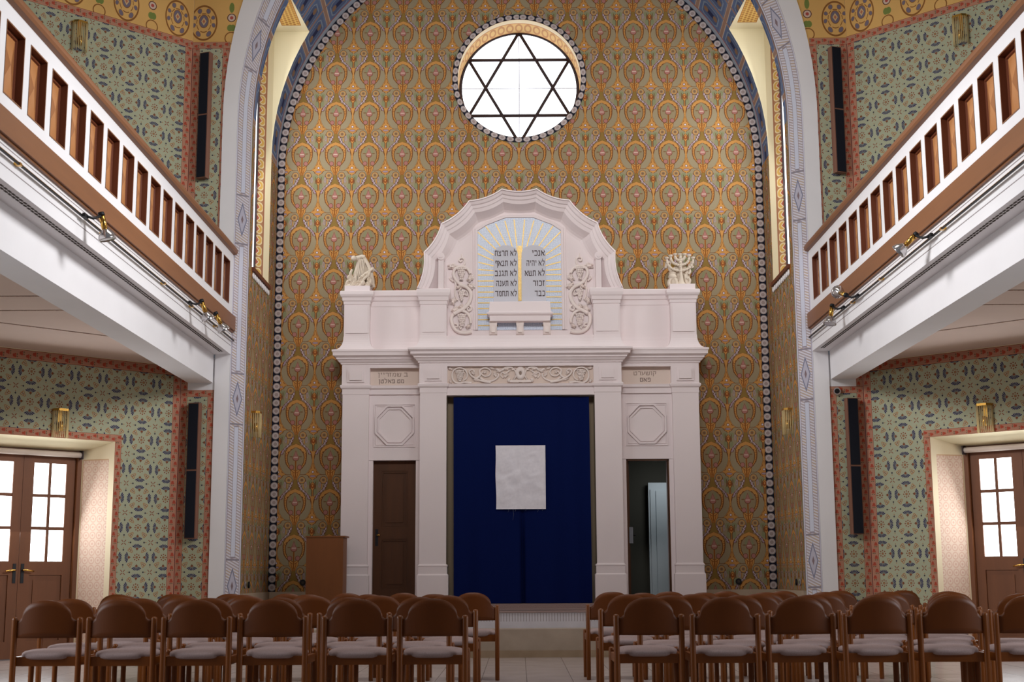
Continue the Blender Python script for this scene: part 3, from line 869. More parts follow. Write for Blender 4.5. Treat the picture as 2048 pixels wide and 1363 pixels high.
    for y in (8, 10.2, 12.4, 14.6, 15.9, 17.2): b.box(s*(XF - .05), s*XF, y, y + .05, 4.126, 4.15)
    subw('clip', b, 'brass', tr)

def spotlight(loc, s, aim, label):
    """loc = point on the track; lamp hangs off an arm and points along aim"""
    loc = (loc[0] - s*.022, loc[1], loc[2])
    t = tag(empty('track_spotlight', loc), label, 'spotlight', 'spotlights on the balcony tracks')
    b = MB(); b.box(-.013, .013, -.05, .05, -.016, .016); b.tube([(0, 0, 0), (-s*.05, .07, -.005), (-s*.10, .12, .03)], .012, 8)
    b.build('adapter', 'black', t)
    a = Vector(aim).normalized(); base = Vector((-s*.10, .14, .04))
    L = .13
    q = a.to_track_quat('Z', 'Y').to_matrix().to_4x4(); q.translation = base
    def put(name, mb, mat):
        mb.v = [tuple(q @ Vector(v)) for v in mb.v]; return mb.build(name, mat, t)
    b = MB(); b.lathe([(.0, -.035), (.026, -.03), (.03, -.012), (.03, .0)], n=14); put('end_cap', b, 'black')
    b = MB(); b.lathe([(.027, 0), (.027, L)], n=16); put('lamp_holder', b, 'brass')
    b = MB(); b.lathe([(.030, L), (.038, L + .012), (.068, L + .05), (.080, L + .09), (.078, L + .097), (.06, L + .09)], n=20); put('reflector', b, 'chrome')
    return t
spotlight((-3.88, 11.78, 4.14), -1, (.25, .10, -1), 'brass spotlight alone on the balcony track, upper left')
spotlight((-3.88, 15.72, 4.14), -1, (.35, .30, -1), 'brass spotlight second nearest the arch on the left track')
spotlight((-3.88, 16.50, 4.14), -1, (.45, .40, -1), 'brass spotlight nearest the arch on the left track')
spotlight((3.88, 12.70, 4.14), 1, (-.75, .5, -.75), 'brass spotlight alone on the right balcony track, upper right')
spotlight((3.88, 15.55, 4.14), 1, (-.2, .9, .35), 'spotlight turned away showing its grey reflector, right track')
spotlight((3.88, 16.25, 4.14), 1, (-.2, -.15, -1), 'brass spotlight nearest the arch on the right track')

# nave ceiling far above
b = MB(); b.face([(-8.2, 9.0, 11.5), (8.2, 9.0, 11.5), (8.2, DP, 12.55), (-8.2, DP, 12.55)])
struct(b.build('ceiling_nave', 'cream'), 'pale nave ceiling above the arch', 'ceiling')

# ------------------------------------------------------------------ the ark
CX = -.012
ark = tag(empty('torah_ark', (CX, DB, .6)), 'tall white stone ark with pilasters and lobed gable against the gold wall', 'ark')
def suba(name, mb, mat, parent=None):
    p = parent or ark
    o = mb.build(name, mat, p)
    if p is ark: o.matrix_parent_inverse = Matrix.Translation(-Vector(ark.location))
    return o
def mx(*xs): return [CX + x for x in xs]
BK = DB - .004
M0, M1, W0, W1 = 1.07, 1.452, 2.205, 2.588        # main and wing pilaster edges
Z0 = .6
for s in (-1, 1):
    for x0, x1, yf, nm in ((M0, M1, YP, 'main_pilaster'), (W0, W1, YW, 'wing_pilaster')):
        a, c = sorted((CX + s*x0, CX + s*x1))
        def R(o, z, a=a, c=c, yf=yf): return (a - o, c + o, yf - o, BK, z)
        b = MB()
        b.loft([R(.03, Z0 - .02), R(.03, 1.0), R(.022, 1.008), R(.012, 1.02), R(.012, 1.12), R(.02, 1.125), R(.02, 1.138), R(.005, 1.15), R(0, 1.16),
                R(0, 3.595), R(.006, 3.60), R(.006, 3.672), R(.028, 3.69), R(.035, 3.715), R(.035, 3.73), R(.012, 3.742), R(.012, 3.985)])
        # raised square on the frieze block
        m = (a + c)/2; b.box(m - .125, m + .125, yf - .030, yf - .01, 3.77, 3.96)
        b.box(m - .09, m + .09, yf - .05, yf - .02, 3.80, 3.93)
        suba(nm, b, 'stone')
# wing walls with doorway, octagon panel and name frieze
YB = YW + .08
for s in (-1, 1):
    b = MB()
    D0, D1, DZ = 1.522, 2.142, 2.645
    for x0, x1, z0, z1 in ((1.45, D0, .55, 2.64), (D1, 2.21, .55, 2.64), (1.45, 2.21, DZ, 3.60)):
        a, c = sorted((CX + s*x0, CX + s*x1)); b.box(a, c, YB, BK, z0, z1)
    a, c = sorted((CX + s*1.45, CX + s*2.21))
    b.loft([(a, c, YB - .03, BK, 3.60), (a, c, YB - .03, BK, 3.672), (a, c, YB - .06, BK, 3.69), (a, c, YB - .065, BK, 3.725), (a, c, YB - .03, BK, 3.735)])
    suba('wing_wall', b, 'stone')
    b = MB(); b.box(a, c, YB + .012, BK, 3.735, 3.99); suba('wing_frieze', b, 'stoned')
    # sunk rectangle and octagon mouldings
    m = CX + s*1.832
    b = MB()
    def frame(pts, w, y0, y1):
        n = len(pts); cx_ = sum(p[0] for p in pts)/n; cz = sum(p[1] for p in pts)/n
        inn = [(cx_ + (x - cx_)*(1 - w/abs(.5*(max(p[0] for p in pts) - min(p[0] for p in pts)))), cz + (z - cz)*(1 - w/abs(.5*(max(p[1] for p in pts) - min(p[1] for p in pts))))) for x, z in pts]
        for i in range(n):
            j = (i + 1) % n
            A, B_, Cc, D_ = pts[i], pts[j], inn[j], inn[i]
            b.face([(A[0], y0, A[1]), (B_[0], y0, B_[1]), (Cc[0], y0, Cc[1]), (D_[0], y0, D_[1])])
            b.face([(A[0], y0, A[1]), (A[0], y1, A[1]), (B_[0], y1, B_[1]), (B_[0], y0, B_[1])])
            b.face([(D_[0], y0, D_[1]), (Cc[0], y0, Cc[1]), (Cc[0], y1, Cc[1]), (D_[0], y1, D_[1])])
    zc, hx, hz = 3.152, .305, .315
    frame([(m - hx, zc - hz), (m + hx, zc - hz), (m + hx, zc + hz), (m - hx, zc + hz)], .016, YB - .016, YB)
    frame([(m - hx + .03, zc - hz + .03), (m + hx - .03, zc - hz + .03), (m + hx - .03, zc + hz - .03), (m - hx + .03, zc + hz - .03)], .010, YB - .012, YB)
    k = .60
    oc = [(-1, -1 + k), (-1, 1 - k), (-1 + k, 1), (1 - k, 1), (1, 1 - k), (1, -1 + k), (1 - k, -1), (-1 + k, -1)]
    for f, h in ((.93, .034), (.80, .02)): frame([(m + x*hx*f, zc + z*hz*f) for x, z in oc], .024, YB - h, YB)
    suba('octagon_panel', b, 'stone')
# frieze background and lintel between the main pilasters
b = MB()
a, c = mx(-M0, M0)
b.loft([(a, c, YP + .03, BK, 3.565), (a, c, YP + .03, BK, 3.672), (a, c, YP - .0, BK, 3.69), (a, c, YP - .008, BK, 3.725), (a, c, YP + .03, BK, 3.735)])
suba('lintel', b, 'stone')
b = MB(); b.box(a, c, YP + .045, BK, 3.735, 3.99); suba('frieze_ground', b, 'stoned')
# entablature cornices
def cornice(x0, x1, yf, name, d=.17):
    b = MB(); R = lambda o, z: (x0 - o, x1 + o, yf - o, BK, z)
    b.loft([R(.0, 3.985), R(.012, 3.985), R(.012, 4.03), R(.028, 4.035), R(.034, 4.055), R(.05, 4.065), R(.075, 4.10), R(.09, 4.105), R(.09, 4.125), R(.125, 4.15), R(.135, 4.152),
            R(.135, 4.185), R(d - .01, 4.205), R(d, 4.212), R(d, 4.237), R(d - .02, 4.243)])
    suba(name, b, 'stone')
cornice(CX - W1, CX - M1 - .0, YW, 'wing_cornice', .15); cornice(CX + M1, CX + W1, YW, 'wing_cornice', .15); cornice(CX - M1, CX + M1, YP, 'main_cornice')
# attic: flared bases, pedestals, parapet walls
def flare(x0, x1, yf, d, z0, z1, n=8):
    L = []
    for k in range(n + 1):
        t = k/n; o = d*(1 - math.sin(t*PI/2)); z = z0 + (z1 - z0)*(1 - math.cos(t*PI/2))
        L.append((x0 - o, x1 + o, yf - o, BK, z))
    return L
for s in (-1, 1):
    a, c = sorted((CX + s*W0, CX + s*W1)); b = MB()
    R = lambda o, z: (a - o, c + o, YW - o, BK, z)
    b.loft([R(.13, 4.238)] + flare(a, c, YW, .12, 4.245, 4.44) + [R(0.0, 4.45), R(-.004, 4.452), R(-.004, 4.93), R(.006, 4.935), R(.006, 4.975), R(.02, 4.985), R(.026, 5.03), R(.045, 5.05), R(.055, 5.075), R(.055, 5.12), R(.045, 5.128)])
    b.box(a + .03, c - .03, YW - .010, YW, 4.50, 4.90)
    suba('wing_pedestal', b, 'stone')
    b = MB(); b.box((a + c)/2 - .187, (a + c)/2 + .187, YW + .0, YW + .36, 5.12, 5.212); suba('statue_plinth', b, 'stone')
    a2, c2 = sorted((CX + s*M0, CX + s*1.462)); b = MB()
    R2 = lambda o, z: (a2 - o, c2 + o, YP - o, BK, z)
    b.loft([R2(.15, 4.238)] + flare(a2, c2, YP, .13, 4.245, 4.43) + [R2(0, 4.44), R2(-.004, 4.442), R2(-.004, 4.90), R2(.006, 4.905), R2(.006, 4.95), R2(.02, 4.96), R2(.026, 5.01), R2(.04, 5.03), R2(.05, 5.07), R2(.05, 5.118), R2(.04, 5.13)])
    b.box(a2 + .04, c2 - .03, YP - .010, YP, 4.49, 4.87)
    suba('gable_pedestal', b, 'stone')
    a3, c3 = sorted((CX + s*1.45, CX + s*2.22)); b = MB(); yb = YW + .15
    b.loft([(a3, c3, yb - .10, BK, 4.238)] + [(a3, c3, yb - .10*(1 - math.sin(k*PI/12)), BK, 4.245 + .2*(1 - math.cos(k*PI/12))) for k in range(7)] +
           [(a3, c3, yb, BK, 4.92), (a3, c3, yb - .008, BK, 4.925), (a3, c3, yb - .008, BK, 5.0), (a3, c3, yb - .022, BK, 5.01), (a3, c3, yb - .028, BK, 5.06), (a3, c3, yb - .05, BK, 5.08), (a3, c3, yb - .055, BK, 5.145), (a3, c3, yb - .045, BK, 5.16)])
    suba('parapet_wall', b, 'stone')
b = MB(); a, c = mx(-M0, M0)
b.loft([(a, c, YP - .15 + .02, BK, 4.238)] + [(a, c, YP + .05 - .16*(1 - math.sin(k*PI/12)), BK, 4.245 + .20*(1 - math.cos(k*PI/12))) for k in range(7)] + [(a, c, YP + .26, BK, 4.452)])
suba('gable_base', b, 'stone')
# lobed gable
def lobes(half, sag):
    pts = [(-x, z) for x, z in half] + [(x, z) for x, z in reversed(half)]
    out = []
    for (xa, za), (xb, zb) in zip(pts[:-1], pts[1:]):
        L = math.hypot(xb - xa, zb - za); nx, nz = (zb - za)/L, -(xb - xa)/L
        for k in range(8):
            t = k/8; sg = sag*L*4*t*(1 - t)
            out.append((CX + xa + (xb - xa)*t + nx*sg, za + (zb - za)*t + nz*sg))
    out.append((CX + pts[-1][0], pts[-1][1])); return out
Go = lobes([(1.505, 5.135), (1.408, 5.675), (1.15, 6.11), (.745, 6.452), (.258, 6.628)], .075)
Gi = lobes([(1.345, 5.135), (1.235, 5.575), (1.03, 5.965), (.655, 6.29), (.238, 6.447)], .075)
Gc = lobes([(1.155, 5.135), (1.095, 5.60), (.895, 5.90), (.60, 6.155), (.222, 6.315)], .05)
def between_l(A, B, t): return [(p[0] + (q[0] - p[0])*t, p[1] + (q[1] - p[1])*t) for p, q in zip(A, B)]
b = MB(); rows = []
for t, y in ((0, BK), (0, YP - .06), (.10, YP - .065), (.13, YP - .04), (.16, YP - .035), (.34, YP - .01), (.37, YP + .0), (.40, YP + .015), (.62, YP + .035), (.66, YP + .05), (.70, YP + .055), (.93, YP + .075), (1, YP + .10)):
    rows.append([(x, y, z) for x, z in between_l(Go, Gi, t)])
for t in (.25, .5, .75, 1): rows.append([(x, YP + .10 + .16*math.sin(t*PI/2), z) for x, z in between_l(Gi, Gc, t)])
b.grid(rows, smooth=False)
suba('lobed_gable', b, 'stone')
b = MB(); YT = YP + .26
for (x0, z0), (x1, z1) in zip(Gc[:-1], Gc[1:]): b.face([(x0, YT, 4.44), (x1, YT, 4.44), (x1, YT, z1), (x0, YT, z0)])
a, c = mx(-1.2, 1.2); b.box(a, c, YT - .004, YT + .02, 4.44, 5.15)
suba('tympanum', b, 'stone')
for s in (-1, 1):
    b = MB()
    b.box(CX + s*1.12, CX + s*1.20, YP + .06, YT + .03, 5.12, 5.62); b.lathe([(.055, YP + .03), (.055, YT)], (CX + s*1.16, 0, 5.63), 16, 0, 'y')
    b.lathe([(.03, YP + .015), (.03, YP + .05)], (CX + s*1.16, 0, 5.63), 12, 0, 'y')
    suba('scroll_strip', b, 'stone')
# mosaic field, frame, gold rays, tablets
mo = [(-.62, 4.56), (-.625, 6.056), (-.48, 6.150), (-.205, 6.257), (.205, 6.257), (.48, 6.150), (.615, 6.056), (.62, 4.56)]
mo = [(CX + x, z) for x, z in mo]
b = MB(); b.face([(x, YT - .012, z) for x, z in mo], mo); suba('mosaic_field', b, 'mosaic')
b = MB()
def offs(k): return [(CX + (x - CX)*(1 + k/.62), 4.56 + (z - 4.56)*(1 + k/1.55)) for x, z in mo]
rws = [[(x, y, z) for x, z in offs(k)] for k, y in ((-.002, YT - .004), (.004, YT - .035), (.035, YT - .035), (.045, YT - .018), (.07, YT - .018), (.075, YT))]
b.grid(rws, smooth=False); suba('mosaic_frame', b, 'stone')
b = MB()
def zx(X, Y): return ((800 + X/4.094 - 1039)*.00755 + CX, 5.425 + (545.6 - (360 + Y/4.094))*.00765)
def ray(P, Q, w=.0085):
    (x0, z0), (x1, z1) = P, Q; L = math.hypot(x1 - x0, z1 - z0); nx, nz = -(z1 - z0)/L*w, (x1 - x0)/L*w
    b.face([(x0 + nx, YT - .016, z0 + nz), (x1 + nx, YT - .016, z1 + nz), (x1 - nx, YT - .016, z1 - nz), (x0 - nx, YT - .016, z0 - nz)])
O = zx(978, 760)
for X, Y in ((642, 428), (705, 382), (785, 360), (860, 337), (935, 328)):
    ray(zx(X, Y), between_l([zx(X, Y)], [O], .72)[0]); ray(zx(1956 - X, Y), between_l([zx(1956 - X, Y)], [O], .72)[0])
for X, Y in ((640, 530), (640, 605), (645, 675), (645, 735)):
    for m in (X, 1956 - X): ray(zx(m, Y), between_l([zx(m, Y)], [O], .6)[0])
for Y in (780, 828, 872, 918, 960, 1005, 1050, 1098, 1140, 1187): ray(zx(640, Y), zx(800, Y)); ray(zx(1316, Y), zx(1156, Y))
b.box(CX - .024, CX + .026, YT - .024, YT - .012, 4.99, 5.83)
suba('gold_rays', b, 'gild')
def tabl(x0, x1):
    m, r = (x0 + x1)/2, (x1 - x0)/2
    return [(x0, 4.9), (x1, 4.9), (x1, 5.70)] + [(m + r*math.cos(PI*k/14), 5.70 + .135*math.sin(PI*k/14)) for k in range(1, 14)] + [(x0, 5.70)]
for x0, x1, lines in ((-.388, -.027, [("לא תרצח", .323), ("לא תנאף", .317), ("לא תגנב", .323), ("לא תענה", .304), ("לא תחמד", .32)]), (.029, .388, [("אנכי", .184), ("לא יהיה", .267), ("לא תשא", .295), ("זכור", .175), ("כבד", .148)])):
    b = MB(); b.prism([(CX + x, z) for x, z in tabl(x0, x1)], YT - .045, YT - .005)
    t = suba('tablet', b, 'tablet')
    for i, (w, wd_) in enumerate(lines):
        text_mesh('lettering', w, .083, CX + x1 - .02, YT - .0475, 5.668 - i*.1525, 'ink', t, wd_)
# shelf with brackets
b = MB(); R = lambda o, z: (CX - .455 - o, CX + .455 + o, YP + .06 - o, YT + .02, z)
b.loft([R(-.01, 4.665), R(-.01, 4.74), R(.012, 4.75), R(.028, 4.765), R(.028, 4.785), R(.012, 4.79), R(0, 4.80), R(-.012, 4.94), R(-.016, 4.952)])
suba('shelf', b, 'stone')
for x in (-.395, 0, .395):
    b = MB()
    b.loft([(CX + x - .055, CX + x + .055, YT - .05, YT + .01, 4.475), (CX + x - .058, CX + x + .058, YT - .075, YT + .01, 4.49), (CX + x - .052, CX + x + .052, YT - .09, YT + .01, 4.52), (CX + x - .052, CX + x + .052, YT - .12, YT + .01, 4.60), (CX + x - .058, CX + x + .058, YT - .14, YT + .01, 4.67)])
    br = suba('bracket', b, 'carve'); b = MB(); b.box(CX + x - .026, CX + x + .026, YT - .118, YT - .08, 4.51, 4.63); b.build('raised_panel', 'carve', br)
# carved vines
def cat(pts, n=6):
    P = [Vector(p) for p in pts]; P = [P[0]*2 - P[1]] + P + [P[-1]*2 - P[-2]]; out = []
    for i in range(1, len(P) - 2):
        for k in range(n):
            t = k/n; a, b_, c, d = P[i - 1], P[i], P[i + 1], P[i + 2]
            out.append(.5*((2*b_) + (c - a)*t + (2*a - 5*b_ + 4*c - d)*t*t + (3*b_ - a - 3*c + d)*t**3))
    out.append(P[-2]); return out
def grapes(b, c, w, h, y, r, rows=6):
    for i in range(rows):
        f = i/(rows - 1); ww = w*(1 - .62*f); n = max(1, int(round(ww/(r*1.55))))
        for k in range(n):
            x = c[0] + (k - (n - 1)/2)*r*1.6; e = 1 - ((k - (n - 1)/2)/max(1, n/2))**2
            b.ball((x, y - r*.7 - .022*e, c[1] + h/2 - f*h + random.uniform(-.004, .004)), r, 8)
def spiral(cx, cz, r0, r1, a0, turns, n=22):
    return [(cx + (r0 + (r1 - r0)*k/n)*math.cos(a0 + turns*2*PI*k/n), cz + (r0 + (r1 - r0)*k/n)*math.sin(a0 + turns*2*PI*k/n)) for k in range(n + 1)]
for s in (-1, 1):
    def vz(X, Y):
        px, py = 880 + X/7.175, 490 + Y/7.175
        x = -1.062 + (px - 897)*.00742; return (CX + .012 + (x if s < 0 else -x), 5.607 - (py - 520)*.00755)
    yv = YT - .03
    def T(b, pts, r0, r1=None, dy=0, n=5):
        P = cat([(x, yv - dy, z) for x, z in [vz(*p) for p in pts]], n); m = len(P)
        b.tube(P, [r0 + ((r1 if r1 is not None else r0) - r0)*i/(m - 1) for i in range(m)], 8)
    b = MB()
    T(b, [(445, 1235), (360, 1252), (270, 1240), (195, 1185), (158, 1080), (172, 1000), (240, 950), (320, 940), (395, 985), (430, 1060), (432, 1120)], .030, .020)
    T(b, [(190, 985), (270, 940), (340, 900), (405, 830), (435, 740), (425, 660), (370, 600), (290, 565), (225, 500), (188, 420), (200, 350), (255, 312), (330, 308), (395, 345), (428, 410)], .030, .020, .012)
    T(b, [(310, 305), (345, 260), (345, 205), (312, 178), (275, 185), (268, 215), (292, 232), (312, 212)], .016, .010)
    T(b, [(310, 180), (305, 150), (300, 112)], .014, .005)
    T(b, [(205, 500), (220, 570), (208, 640), (215, 720), (245, 790)], .016, .010)
    T(b, [(188, 520), (165, 500), (140, 480), (135, 462), (155, 460)], .014, .009)
    T(b, [(400, 850), (440, 890), (435, 930), (400, 940), (385, 905), (410, 890)], .015, .010)
    T(b, [(250, 610), (285, 600), (290, 625), (262, 640)], .014, .010); T(b, [(205, 1120), (240, 1130), (245, 1165), (210, 1165)], .014, .01)
    T(b, [(280, 1200), (300, 1180), (285, 1165), (268, 1180)], .013, .01); T(b, [(340, 700), (385, 720), (378, 660), (350, 650)], .014, .008)
    vine = suba('vine_relief', b, 'carve')
    for X, Y, w, h in ((300, 412, .125, .155), (303, 725, .10, .13), (310, 1075, .13, .155)):
        b = MB(); grapes(b, vz(X, Y), w, h, yv, .0165); b.build('grape_cluster', 'carve', vine)
    for X, Y, ang, L, w in ((170, 300, .1, .17, .10), (430, 470, .9, .15, .10), (440, 585, -.3, .15, .10), (215, 915, .7, .16, .10), (185, 800, 1.3, .14, .09), (300, 880, 1.2, .10, .07), (400, 1160, .6, .10, .07), (260, 600, .2, .10, .07)):
        b = MB(); b.leaf(vz(X, Y), ang if s < 0 else PI - ang, L, w, yv + .0, .05); b.build('vine_leaf', 'carve', vine)
# frieze scrolls
b = MB(); yf = YP + .03
def fz(X, Y, s): return (CX + s*(X - 1020)/6.4*.00722, 3.995 - (Y - 62)/6.4*.00706)
fr = None
clusters, leaves = [], []
for s in (-1, 1):
    sg = lambda pts, r0, r1, dy=0: b.tube(cat([(x, yf - dy, z) for x, z in [fz(1020 - (1020 - p[0]), p[1], -s) for p in pts]], 5), [r0 + (r1 - r0)*i/((len(pts) - 1)*5) for i in range((len(pts) - 1)*5 + 1)], 7)
    sg([(395, 290), (350, 285), (300, 280), (220, 292), (160, 260), (140, 190), (165, 120), (230, 90), (300, 110), (335, 170), (325, 230), (280, 262)], .016, .010, .004)
    sg([(640, 285), (540, 270), (450, 235), (385, 190), (360, 140), (395, 115), (425, 135), (410, 160)], .016, .009, .008)
    sg([(430, 245), (500, 195), (495, 130), (545, 95), (610, 105), (640, 150), (615, 195), (560, 205), (520, 175), (535, 145)], .016, .008, .004)
    sg([(500, 220), (560, 262), (640, 268), (710, 235), (740, 195), (730, 170)], .017, .010)
    sg([(710, 110), (770, 130), (830, 90), (900, 90), (950, 130), (965, 180)], .017, .012, .006)
    sg([(880, 130), (820, 170), (790, 150), (770, 190), (800, 230)], .013, .008)
    sg([(890, 235), (870, 250), (890, 275), (940, 280), (1000, 285)], .012, .010)
    clusters.append(fz(240, 195, -s)); 
    for p, a_, L, w in (((120, 100), .3, .10, .05), ((120, 270), 1.2, .08, .05), ((410, 160), .8, .10, .06), ((660, 100), .3, .12, .05), ((760, 130), -.3, .14, .06), ((840, 105), .2, .12, .06), ((700, 190), 1.0, .12, .06), ((560, 150), 0, .07, .07), ((830, 200), -.6, .12, .07), ((450, 250), .2, .14, .05), ((930, 110), -.5, .1, .05)):
        leaves.append((fz(*p, -s), a_ if s > 0 else PI - a_, L, w))
fr = suba('frieze_relief', b, 'carve')
for cpt in clusters:
    b = MB(); grapes(b, cpt, .13, .14, yf + .005, .0135, 7); b.build('grape_cluster', 'carve', fr)
b = MB()
for cpt, a_, L, w in leaves: b.leaf(cpt, a_, L, w, yf + .012, .035)
b.build('acanthus_leaves', 'carve', fr)['kind'] = 'stuff'
b = MB(); c0 = fz(1020, 165, 1)
b.grid([[(c0[0] + r*math.cos(2*PI*k/20), y, c0[1] + 1.35*r*math.sin(2*PI*k/20)) for k in range(20)] for r, y in ((.075, yf + .015), (.07, yf - .02), (.045, yf - .035), (.022, yf - .02), (.018, yf + .0))], closed_u=True)
for s in (-1, 1): b.tube([(c0[0] + s*.10, yf, c0[1] - .10), (c0[0] + s*.05, yf - .01, c0[1] - .02), (c0[0] + s*.09, yf, c0[1] + .06)], .014, 7)
b.box(c0[0] - .16, c0[0] + .16, yf - .02, yf + .015, c0[1] - .132, c0[1] - .10)
for s in (-1, 1): b.ball((c0[0] + s*.17, yf - .01, c0[1] - .105), .026, 8)
b.build('shield', 'carve', fr)
b = MB(); b.ball((c0[0], yf - .008, c0[1]), (.014, .006, .02), 8); b.build('shield_hole', 'inkf', fr)
# names lettered on the wing friezes
for l1, l2, r1, r2, w1, w2, m1, m2 in (("ב שמזריין", "מט פאלטן", -1.645, -1.705, .44, .37, 'inkf', 'inkm'), ("קושערט", "פאם", 1.985, 1.90, .33, .155, 'inkf', 'inkm')):
    for ln, rt, w_, z_, m_ in ((l1, r1, w1, 3.868, m1), (l2, r2, w2, 3.772, m2)):
        o = text_mesh('lettering', ln, .058, CX + rt, YB + .009, z_, m_, ark, w_); o.matrix_parent_inverse = Matrix.Translation(-Vector(ark.location))
# dark recess behind the curtain
b = MB(); a, c = mx(-M0, M0)
b.face([(a, YP + .26, .6), (c, YP + .26, .6), (c, YP + .26, 3.6), (a, YP + .26, 3.6)])
for x in (a + .003, c - .003): b.face([(x, YP + .05, .6), (x, YP + .26, .6), (x, YP + .26, 3.6), (x, YP + .05, 3.6)])
suba('curtain_recess', b, 'khaki')

# curtain and white cloth
b = MB(); NX, NZ_ = 150, 40; yc = YP + .10; rows = []
for i in range(NZ_ + 1):
    z = .605 + (3.545 - .605)*i/NZ_; r = []
    for j in range(NX + 1):
        x = -.985 + 1.965*j/NX
        f = .008*math.sin(x*9 + 1.2) + .006*math.sin(x*23) + .004*math.sin(x*3 + z*1.5)
        low = max(0, 1 - (z - .6)/1.5)
        f += .10*min(1, low*2.2)*math.exp(-((x - .0)/.026)**2) + .02*low*math.sin(x*14)
        r.append((x + .01*(1 - z/3.5), yc + f, z))
    rows.append(r)
b.grid(rows)
o = b.build('ark_curtain', 'navy'); tag(o, 'dark navy blue curtain hanging in the ark opening', 'curtain')
b = MB(); rows = []
for i in range(49):
    t = i/48; z = 1.925 + .912*t; r = []
    for j in range(49):
        u = j/48; x = -.378 + .718*u + (-.012*(1 - t) if False else .008*(1 - t)*(1 - u)*1.0) + .004*math.sin(t*9)*(1 if u < .05 else 0)
        f = .008*math.exp(-((u - .5)/.07)**2) + .004*math.sin(6.3*u)
        m = 1 if u > .5 else -1
        q = abs(u - .5)
        f += .011*nz.noise(Vector((q*5.0 + m*7, (t + .18*u)*7.0, 1.3)))*(.3 + .7*math.sin(PI*min(1, .15 + t*.85)))
        f += .006*nz.noise(Vector((q*4.0 + m*3, (t - .25*u)*17.0, 5.1)))*math.exp(-((q - .24)/.15)**2)
        f += .008*nz.noise(Vector((u*9.0, t*1.2, 9.0)))*max(0, .4 - t)
        r.append((x, yc - .045 - f, z))
    rows.append(r)
b.grid(rows)
cl = tag(empty('white_cloth', (-.02, yc - .04, 1.92)), 'plain white satin cloth hung on the front of the navy curtain', 'cloth')
o = b.build('cloth_panel', 'cloth', cl); o.matrix_parent_inverse = Matrix.Translation(-Vector(cl.location))
b = MB()
for x, L in ((-.20, .05), (-.13, .16), (-.10, .04), (.05, .03), (.22, .05), (.29, .03)): b.tube([(x, yc - .045, 1.93), (x + .01, yc - .05, 1.93 - L*.5), (x - .004, yc - .05, 1.93 - L)], .0018, 4)
o = b.build('loose_threads', 'thread', cl); o.matrix_parent_inverse = Matrix.Translation(-Vector(cl.location))

# ark side door (closed) and open doorway with the passage beyond
d3 = struct(empty('door_3', (CX - 1.832, YB + .1, .6)), 'closed dark oak panelled door in the ark wing beside the lectern', 'door')
b = MB(); x0, x1 = CX - 2.142, CX - 1.522; y0 = YB + .10
for a, c, z0, z1 in ((x0, x0 + .11, .6, 2.64), (x1 - .11, x1, .6, 2.64), (x0 + .11, x1 - .11, 2.50, 2.64), (x0 + .11, x1 - .11, 1.52, 1.68), (x0 + .11, x1 - .11, .6, .80)): b.box(a, c, y0, y0 + .04, z0, z1)
b.box(x0 + .1, x1 - .1, y0 + .030, y0 + .036, .62, 2.6)
for z0, z1 in ((1.68, 2.50), (.80, 1.52)):
    for k, (e, h) in enumerate(((.0, .006), (.018, .014))):
        xa, xb, za, zb_ = x0 + .11 + e, x1 - .11 - e, z0 + e, z1 - e
        for q in ((xa, xa + .016, za, zb_), (xb - .016, xb, za, zb_), (xa + .016, xb - .016, za, za + .016), (xa + .016, xb - .016, zb_ - .016, zb_)): b.box(q[0], q[1], y0 + h, y0 + .032, q[2], q[3])
    b.box(x0 + .185, x1 - .185, y0 + .018, y0 + .032, z0 + .075, z1 - .075)
subw('door_leaf', b, 'oak', d3)
b = MB(); b.box(x0 + .035, x0 + .075, y0 - .006, y0, 1.42, 1.66, 0); b.ball((x0 + .095, y0 - .03, 1.575), .014, 8, 1); b.tube([(x0 + .06, y0, 1.575), (x0 + .06, y0 - .03, 1.575), (x0 + .1, y0 - .032, 1.575)], .008, 6, 1)
subw('handle', b, ['black', 'brass'], d3)
# passage
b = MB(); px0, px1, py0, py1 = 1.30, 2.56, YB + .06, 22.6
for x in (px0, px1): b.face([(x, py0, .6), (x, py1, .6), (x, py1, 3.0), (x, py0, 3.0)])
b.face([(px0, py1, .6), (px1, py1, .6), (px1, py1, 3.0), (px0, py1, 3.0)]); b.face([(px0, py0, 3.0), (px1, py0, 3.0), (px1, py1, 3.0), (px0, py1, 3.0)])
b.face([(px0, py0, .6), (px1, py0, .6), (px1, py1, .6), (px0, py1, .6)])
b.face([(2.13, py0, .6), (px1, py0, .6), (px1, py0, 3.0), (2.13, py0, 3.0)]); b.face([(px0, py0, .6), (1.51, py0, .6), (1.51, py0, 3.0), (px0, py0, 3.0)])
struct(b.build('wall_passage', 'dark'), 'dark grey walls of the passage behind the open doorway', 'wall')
d4 = struct(empty('door_4', (1.52, YB + .1, .6)), 'dark wooden door leaf standing open inside the ark doorway', 'door')
b = MB(); q0 = YB + .12
b.box(1.515, 1.555, q0, q0 + .60, .6, 2.62); b.box(1.55, 1.562, q0 + .05, q0 + .55, 1.75, 2.45); b.box(1.55, 1.562, q0 + .05, q0 + .55, .85, 1.45)
subw('door_leaf', b, 'oak', d4)
b = MB(); b.box(1.55, 1.575, q0 + .05, q0 + .09, 1.45, 1.66, 0); b.tube([(1.56, q0 + .07, 1.56), (1.63, q0 + .07, 1.56), (1.64, q0 + .12, 1.56)], .012, 8, 1); b.box(1.545, 1.60, q0 - .004, q0 + .01, 1.44, 1.67, 2)
subw('handle', b, ['black', 'black', 'chrome'], d4)
b = MB(); b.box(1.512, 1.53, YB + .02, YB + .12, .6, 2.64); b.box(2.112, 2.130, YB + .02, YB + .12, .6, 2.64); b.box(1.51, 2.13, YB + .02, YB + .12, 2.62, 2.645)
subw('door_frame', b, 'oak', d4)
